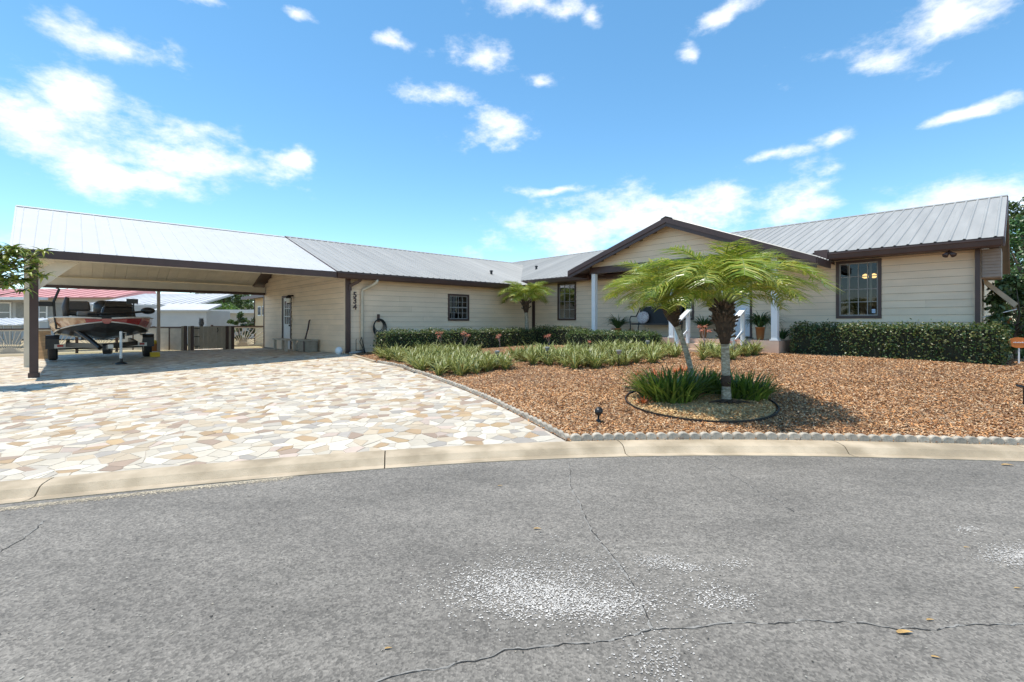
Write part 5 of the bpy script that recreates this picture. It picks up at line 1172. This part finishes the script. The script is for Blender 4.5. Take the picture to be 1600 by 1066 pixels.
for i in range(3): MB().hexa([(0 + .1 * i, -.2 + .05 * i, 0), (.55, -.2 + .05 * i, 0), (.55, -.17 + .05 * i, 0), (0 + .1 * i, -.17 + .05 * i, 0), (0 + .1 * i, .1 + .05 * i, .85 - .1 * i), (.5, .1 + .05 * i, .85 - .1 * i), (.5, .13 + .05 * i, .85 - .1 * i), (0 + .1 * i, .13 + .05 * i, .85 - .1 * i)]).build('sheet', M_PLY, r_)

# ------------------------------------------------------------------ neighbours
M_PINK = mat('pink_roof', (.56, .24, .22), .55, var=.08, scale=2); M_PALE = mat('pale_siding', (.46, .46, .455), .6, var=.05, scale=2); M_WROOF = mat('neighbour_white_roof', (.54, .53, .52), .5, var=.08, scale=1.5); M_WIN = mat('far_window', (.16, .18, .20), .15); M_GREYW = mat('grey_screen', (.28, .28, .27), .7)
nb = tag(empty('mobile_home', (-31, 31, .2)), 'pale mobile home with pink metal roof beyond the carport', 'house')
MB().box(-16, 4.8, 0, 7, 0, 2.72).build('wall', M_PALE, nb)
rf = MB().hexa([(-16.5, -.5, 2.70), (5.2, -.5, 2.70), (5.2, 3.5, 2.70), (-16.5, 3.5, 2.70), (-16.5, -.5, 2.76), (5.2, -.5, 2.76), (4.7, 3.5, 3.56), (-16.5, 3.5, 3.56)]).build('roof', M_PINK, nb)
for i in range(24): MB().bar((-16 + i * .9, -.5, 2.78), (-16 + i * .9 - .02, 3.5, 3.58), .05, .03).build('roof_rib', M_PINK, rf)
MB().box(-16.5, .9, -1.2, -.51, 2.55, 2.72).build('porch_fascia', M_WHITE, nb)
for (a, b, z0_, z1_) in ((-3.4, -2.1, 1.2, 2.35), (-1.0, .3, 1.25, 2.3), (2.0, 2.9, 1.2, 2.2)):
    w_ = MB().box(a - .1, b + .1, -.06, -.005, z0_ - .1, z1_ + .1).build('window', M_WHITE, nb); MB().box(a, b, -.075, -.062, z0_, (z0_ + z1_) / 2 - .03).build('pane', M_WIN, w_); MB().box(a, b, -.075, -.062, (z0_ + z1_) / 2 + .03, z1_).build('pane', M_WIN, w_)
for (a, b) in ((-1.7, -1.2), (.45, 1.6)): MB().box(a, b, -.05, -.004, .6, 2.4).build('screen_panel', M_GREYW, nb)
for x in (-1.9, .75): MB().box(x - .06, x + .06, -1.1, -.98, 0, 2.55).build('porch_post', M_WHITE, nb)
n2 = tag(empty('neighbour_carport', (-20.5, 27, .2)), 'neighbour carport with low white metal roof behind the boat', 'carport')
rf = MB().hexa([(-3.0, -1, 2.05), (3.0, -1, 1.98), (2.6, 3.2, 2.85), (-3.1, 3.2, 2.85), (-3.0, -1, 2.15), (3.0, -1, 2.08), (2.6, 3.2, 2.95), (-3.1, 3.2, 2.95)]).build('roof', M_WROOF, n2)
for i in range(14): MB().bar((-2.9 + i * .44, -1, 2.165 - .005 * i), (-3.0 + i * .43, 3.2, 2.96), .05, .03).build('roof_rib', M_WROOF, rf)
for x in (-2.8, 2.7): MB().box(x - .05, x + .05, -.9, -.8, 0, 2.05).build('post', M_WHITE, n2)
n3 = tag(empty('white_shed', (-16.85, 24, .2)), 'white garden shed with low gable roof beyond the gate', 'shed')
MB().box(-1.25, 1.25, 0, 2, 0, 1.72).build('wall', M_PALE, n3); MB().hexa([(-1.4, -.15, 1.68), (1.4, -.15, 1.68), (1.4, 1, 2.0), (-1.4, 1, 2.0), (-1.4, -.15, 1.76), (1.4, -.15, 1.76), (1.4, 1, 2.1), (-1.4, 1, 2.1)]).build('roof', M_WROOF, n3)
for i in range(9): MB().box(-1.25, 1.25, -.012, -.002, .1 + i * .18, .27 + i * .18).build('siding_board', M_PALE, n3)
n4 = tag(empty('long_white_building', (-19, 33, .2)), 'long low white building with flat white roof beyond the gate', 'building')
MB().box(-3, 6, 0, 4, 0, 1.75).build('wall', M_PALE, n4); MB().box(-3.2, 6.2, -.3, 4.3, 1.752, 2.0).build('roof', M_WHITE, n4); MB().box(3.1, 3.9, -.05, -.01, .5, 1.6).build('door', mat('teal_door', (.10, .35, .36), .5), n4)
lr = tag(empty('ribbed_canopy', (-25.3, 21.5, .2)), 'low white ribbed metal canopy behind the fence at the left', 'canopy')
rf = MB().hexa([(-4, 0, .98), (2.8, 0, .98), (2.8, 1.6, 1.28), (-4, 1.6, 1.28), (-4, 0, 1.02), (2.8, 0, 1.02), (2.8, 1.6, 1.32), (-4, 1.6, 1.32)]).build('roof', M_WROOF, lr)
for i in range(16): MB().bar((-3.9 + i * .44, -.01, 1.035), (-3.9 + i * .44, 1.6, 1.335), .06, .035).build('roof_rib', M_WHITE, rf); MB().box(-3.95 + i * .42, -3.6 + i * .42, .1, .13, .1, .97).build('skirt_board', M_GREYW, lr)
ac = hit(1563, 530); r_ = tag(empty('air_conditioner', (W(PB + 3.2, -14.6).x, W(PB + 3.2, -14.6).y, .5), RZ), 'dark grey air conditioning unit beside the right end wall', 'air conditioner'); M_AC = mat('ac_grey', (.07, .07, .075), .5)
MB().box(-.42, .42, -.42, .42, 0, .85).build('casing', M_AC, r_, bevel=.03); MB().box(-.44, .44, -.44, .44, .852, .90).build('lid', mat('ac_lid', (.13, .13, .135), .5), r_); MB().box(-.425, -.421, -.1, .1, .55, .75).build('label_plate', M_SOLAR, r_)
for i in range(7): MB().box(-.428, -.42, -.38, .38, .08 + i * .06, .11 + i * .06).build('louvre', M_BLACK, r_)
w_ = W(PB + .9, -13.75); tag(MB().lathe((0, 0, 0), [(.05, 0), (.08, .13), (.09, .14), (.06, .14)], 12).build('terracotta_pot', M_TERRA, loc=(w_.x, w_.y, 1.3), smooth=True), 'small terracotta pot on the stand beyond the right hedge', 'pot')
tag(MB().box(-.03, .03, -.03, .03, -.8, -.03).box(-.12, .12, -.12, .12, -.029, -.001).build('pot_stand', M_BROWN, loc=(w_.x, w_.y, 1.3), rot=(0, 0, RZ)), 'brown post stand beneath the terracotta pot by the right wall', 'stand')

# ------------------------------------------------------------------ trees and shrubs
TPAL = [(.05, .085, .02), (.07, .115, .03), (.10, .15, .035), (.13, .18, .05), (.04, .065, .02)]
def tree(name, label, base, hgt, rx, nb_, nl, leaf, pal=TPAL, trunk=.18, zc_=.6, rz_=.42, conic=0.0, cat='tree', group=None, seed=0):
    r2_ = random.Random(seed + int(abs(base[0]) * 13 + base[1])); root = tag(empty(name, base), label, cat, group); c = Vector((0, 0, hgt * zc_)); t = MB()
    t.tube([(0, 0, -.2), (r2_.uniform(-.1, .1), 0, hgt * .25), (r2_.uniform(-.2, .2), .1, hgt * .55), (0, 0, hgt * .85)], [trunk * 1.2, trunk, trunk * .7, trunk * .15], 8); blobs_ = []
    for i in range(nb_):
        u_ = r2_.uniform(-.95, 1); a = r2_.uniform(0, 6.283); rr_ = math.sqrt(max(0, 1 - u_ * u_)) * r2_.uniform(.55, 1.0) * (1 - conic * (u_ + 1) / 2); b_ = Vector((rx * rr_ * math.cos(a), rx * rr_ * math.sin(a), hgt * zc_ + hgt * rz_ * u_)); blobs_.append((b_, r2_.uniform(.22, .36) * rx * (1 - .5 * conic * (u_ + 1) / 2)))
        if i % 2 == 0: s_ = Vector((0, 0, max(.15 * hgt, b_.z * .55))); t.tube([s_, (s_ + b_) / 2 + Vector((0, 0, -.05 * hgt)), b_], [trunk * .4, trunk * .22, trunk * .06], 5)
    t.build('trunk', M_BARK, root, smooth=True); P = []; N_ = []; C_ = []
    for b_, br_ in blobs_:
        m = nl // nb_; d = rng.normal(0, 1, (m, 3)); d /= np.linalg.norm(d, axis=1, keepdims=True); rad = br_ * rng.uniform(.45, 1.1, (m, 1)); d[:, 2] *= .75
        P.append(np.array(b_) + d * rad); N_.append(d + np.array([0, 0, .5])); C_.append(pick(pal, m, .85, 1.15) * r2_.uniform(.8, 1.2))
    P = np.concatenate(P); link('crown', leaf_mesh('crown', P, np.concatenate(N_), rng.uniform(.7, 1.3, len(P)) * leaf, np.concatenate(C_), .6), root); return root
tree('shade_tree', 'big round dark tree beyond the white building', (-42, 68, 0), 6.6, 4.9, 70, 12000, .34, zc_=.52, rz_=.48)
tree('shade_tree', 'smaller dark tree right of the big round tree', (-35.5, 66, 0), 4.6, 2.2, 24, 3500, .3, zc_=.5, rz_=.48)
tree('bright_bush', 'bright lime green bush in front of the big round tree', (-30, 49, 0), 2.95, 2.1, 34, 5000, .2, [(.13, .22, .03), (.17, .27, .04), (.10, .17, .03)], trunk=.1, zc_=.5, rz_=.48, cat='bush')
tree('green_shrub', 'loose green shrub behind the gate before the white building', (-14.2, 24.5, .1), 1.75, .55, 16, 1500, .13, [(.08, .13, .03), (.11, .16, .05)], trunk=.03, cat='bush', zc_=.55)
tree('green_shrub', 'broad dark shrub behind the right sunburst panel', (-13.0, 25.2, .1), 1.95, .95, 26, 2600, .13, [(.05, .09, .02), (.08, .12, .03), (.14, .10, .03)], trunk=.04, cat='bush', zc_=.52)
for i, (x, y, h_, r_, lab) in enumerate(((-95, 90, 7, 6, 'far dark tree at the left edge over the pink roof'), (-80, 92, 5.5, 6, 'far tree behind the pink roofed house'), (-68, 88, 5, 5.5, 'far tree behind the white metal carport'), (-55, 90, 5.2, 5, 'far tree just left of the big round tree'), (-28, 92, 5.2, 5, 'far tree seen past the shed'), (-16, 95, 5, 5, 'far tree hidden behind the left wing'))):
    tree('far_tree', lab, (x, y, 0), h_, r_, 40, 4500, .45, zc_=.5, rz_=.5, group='far trees beyond the neighbours')
tree('broadleaf_tree', 'tall dark broadleaf tree behind the right end of the roof', (26.2, 23.5, .3), 7.2, 2.6, 60, 9000, .22, zc_=.6, rz_=.42)
tree('feathery_tree', 'feathery mid green tree beside the right end wall', (20.2, 18.2, .3), 5.0, 1.55, 50, 9000, .13, [(.05, .12, .03), (.08, .16, .035), (.06, .11, .03)], zc_=.55, rz_=.46)
tree('feathery_tree', 'bushy green tree at the far right edge', (22.8, 19.6, .3), 4.2, 1.7, 44, 7000, .15, [(.05, .12, .03), (.08, .16, .035), (.06, .11, .03)], zc_=.5, rz_=.48)
tree('broadleaf_tree', 'dark tree in the gap below the awning shutter', (24.5, 26, .3), 4.6, 2.6, 40, 6000, .22, zc_=.5, rz_=.48)
tree('leafy_shrub', 'glossy leafy shrub at the right edge behind the orange sign', (11.12, 10.35, .5), 1.85, .62, 40, 3200, .11, [(.07, .12, .03), (.10, .16, .05), (.04, .07, .02), (.16, .22, .09)], trunk=.03, zc_=.52, rz_=.46, cat='bush')
tree('leafy_shrub', 'small yellow green shrub between right hedge and air conditioner', (11.5, 11.9, .5), 1.1, .5, 20, 1300, .08, [(.12, .18, .03), (.20, .24, .05), (.07, .11, .02)], trunk=.03, zc_=.5, rz_=.46, cat='bush')

# loquat branch reaching in from the left
lq = tag(empty('loquat_tree', (-10.7, 8.15, g(-10.7, 8.15))), 'broad leaved tree reaching in from the left edge before the carport post', 'tree'); t = MB(); zb = g(-10.7, 8.15)
t.tube([(0, 0, -.2), (.05, .05, .9), (.1, .1, 1.6), (-.1, .1, 2.6)], [.11, .09, .075, .04], 8); whorls = []
for i in range(46):
    a = random.uniform(0, 6.28); zz = random.uniform(2.0, 3.7); r_ = random.uniform(.2, 1.05); e = Vector((-.45 + r_ * math.cos(a), r_ * math.sin(a) * .9, zz)); whorls.append(e)
for i in range(62): whorls.append(Vector((random.uniform(1.1, 2.02), random.uniform(-.1, .7), 2.16 + random.uniform(-.38, .36))))
for i in range(6): whorls.append(Vector((random.uniform(.9, 1.25), random.uniform(0, .5), 3.05 + random.uniform(-.25, .2))))
for e in whorls: s_ = Vector((.05, .08, min(1.5, e.z * .6))); t.tube([s_, (s_ + e) / 2 + Vector((0, 0, .12)), e], [.02, .014, .007], 5)
t.build('trunk', M_BARK, lq, smooth=True); lv = MB(); LM = [mat('loquat_leaf', (.12, .19, .03), .35, transl=.25, var=.25, scale=8), mat('loquat_leaf_light', (.32, .36, .07), .35, transl=.25, var=.2), mat('loquat_young', (.40, .26, .06), .5, transl=.25)]
for e in whorls:
    for i in range(11):
        a = i * 2.4 + random.uniform(-.3, .3); S = blade_strip(e, a, random.uniform(.15, .26), random.uniform(.05, .075), random.uniform(-.3, .9), random.uniform(.6, 1.6), 4); k = random.choice((0, 0, 0, 1, 1))
        for (l0, m0, r0), (l1, m1, r1_) in zip(S[:-1], S[1:]): lv.quadface([l0, m0, m1, l1], k); lv.quadface([m0, r0, r1_, m1], k)
    for i in range(5): S = blade_strip(e, random.uniform(0, 6.28), .09, .025, random.uniform(.8, 1.4), .3, 2); [lv.quadface([l0, m0, m1, l1], 2) or lv.quadface([m0, r0, r1_, m1], 2) for (l0, m0, r0), (l1, m1, r1_) in zip(S[:-1], S[1:])]
lv.build('crown', LM, lq)

# ------------------------------------------------------------------ road wear: cracks, pale flecks, fallen leaves
def road_pt(px, py): Y = H * F / (py - HY); return Vector(((px - 800) / F * Y, Y, 0))
M_CRACK = mat('crack_dark', (.035, .033, .030), .95, var=.4, scale=40); M_CRUMB = mat('crumbled_edge', (.25, .235, .21), .95, var=.3, scale=60)  # dark crack line and its paler crumbled edge
def crack(pts, w0, w1, jag=.012):
    P = [road_pt(*p) for p in pts]; fine = []
    for a, b in zip(P[:-1], P[1:]):
        n = max(2, int((b - a).length / .025))
        for i in range(n): fine.append(a.lerp(b, i / n))
    fine.append(P[-1]); off = 0; ctr = []
    for i, p in enumerate(fine):
        d = (fine[min(i + 1, len(fine) - 1)] - fine[max(i - 1, 0)]).normalized(); n_ = Vector((-d.y, d.x, 0)); off = off * .8 + random.gauss(0, jag * .5); ctr.append((p + n_ * off, n_))
    for (mat_, z, kw, nm, sd_) in ((M_CRUMB, .0012, 2.4, 'crack_edge', -1), (M_CRACK, .0026, 1.0, 'crack', 0)):
        m = MB(); pr0 = None
        for i, (c, n_) in enumerate(ctr):
            w = (w0 + (w1 - w0) * i / len(ctr)) * random.uniform(.15, 1.5) * kw; c2 = c + n_ * sd_ * w * .3; q = (c2 - n_ * w / 2 + Vector((0, 0, z)), c2 + n_ * w / 2 + Vector((0, 0, z)))
            if pr0 and (sd_ or random.random() > .1): m.quadface([pr0[0], q[0], q[1], pr0[1]])
            pr0 = q
        m.build(nm, mat_, road)
crack([(1700, 972), (1600, 977), (1500, 979), (1430, 988), (1390, 982), (1340, 976), (1280, 970), (1200, 975), (1100, 978), (1020, 984), (970, 1000), (880, 1005), (800, 1018), (700, 1042), (600, 1062), (450, 1110)], .0055, .005, .012)
crack([(890, 722), (892, 760), (905, 785), (925, 830), (958, 872), (982, 900), (1002, 940), (1020, 982)], .004, .008, .006)
crack([(1085, 715), (1150, 745), (1180, 765), (1215, 782), (1240, 800)], .004, .005, .008); crack([(75, 812), (50, 832), (20, 850), (-30, 880)], .006, .004, .01)
fx, fy = [], []
for (px, py, sx_, sy_, n_) in ((850, 925, 75, 22, 1500), (790, 910, 45, 18, 500), (930, 945, 60, 14, 800), (890, 880, 60, 25, 260), (1030, 878, 20, 6, 160), (1075, 888, 18, 4, 90), (1135, 938, 26, 9, 170), (1100, 920, 20, 9, 50), (1020, 1030, 35, 25, 180), (1580, 866, 26, 8, 420), (1610, 874, 18, 7, 250), (1512, 827, 10, 2.5, 60), (1145, 882, 14, 4, 40)):
    for _ in range(int(n_ * 1.7)): p = road_pt(random.gauss(px, sx_), random.gauss(py, sy_)); fx.append(p.x); fy.append(p.y)
chips('stone_flecks', np.array(fx), np.array(fy), lambda x, y: 0 * x + .002, [(.50, .49, .50), (.58, .57, .58), (.40, .39, .40)], road, .004, .0115, .004, .008, .002, .05)
ux = rng.uniform(-4, 6, 1500); uy = rng.uniform(1.6, 4.4, 1500); k = uy < kerb_y(ux) - .1
chips('loose_grit', ux[k], uy[k], lambda x, y: 0 * x + .002, [(.45, .44, .42), (.06, .055, .05), (.3, .28, .25)], road, .004, .011, .004, .008, .002, .05)
gxs = rng.uniform(-4.6, -1.9, 5200); gys = kerb_y(gxs) - np.abs(rng.normal(0.03, .035, 5200)) - .11 * np.clip((-1.9 - gxs) / 2.2, 0, 1)
chips('gutter_sand', gxs, gys, lambda x, y: 0 * x + .002, [(.50, .44, .35), (.42, .37, .30), (.56, .50, .41)], road, .004, .012, .004, .009, .002, .05)
M_DRY = mat('dry_leaf', (.45, .28, .10), .8, var=.3, scale=30)
for (px, py, l_, lab) in ((1402, 990, .07, 'dry brown leaf lying along the long road crack'), (1448, 970, .035, 'small dry leaf on the road above the long crack'), (1455, 1027, .03, 'dry leaf on the road below the long crack'), (1585, 920, .03, 'dry leaf near the right edge of the road'), (1506, 856, .03, 'small tan leaf left of the pale road patch'), (601, 1015, .03, 'tan leaf scrap on the road at bottom centre'), (834, 827, .05, 'dark leaf on the road above the pale flecks'), (1565, 727, .10, 'dry leaves lying by the gutter at the right'), (778, 760, .04, 'orange leaf on the road near the gutter')):
    p = road_pt(px, py); S = blade_strip((0, 0, .004), random.uniform(-.4, .4), l_, l_ * .35, .15, .3, 4); m = MB()
    for (l0, m0, r0), (l1, m1, r1_) in zip(S[:-1], S[1:]): m.quadface([l0, m0, m1, l1]); m.quadface([m0, r0, r1_, m1])
    tag(m.build('fallen_leaf', M_DRY, loc=p), lab, 'leaf', 'fallen leaves on the road')
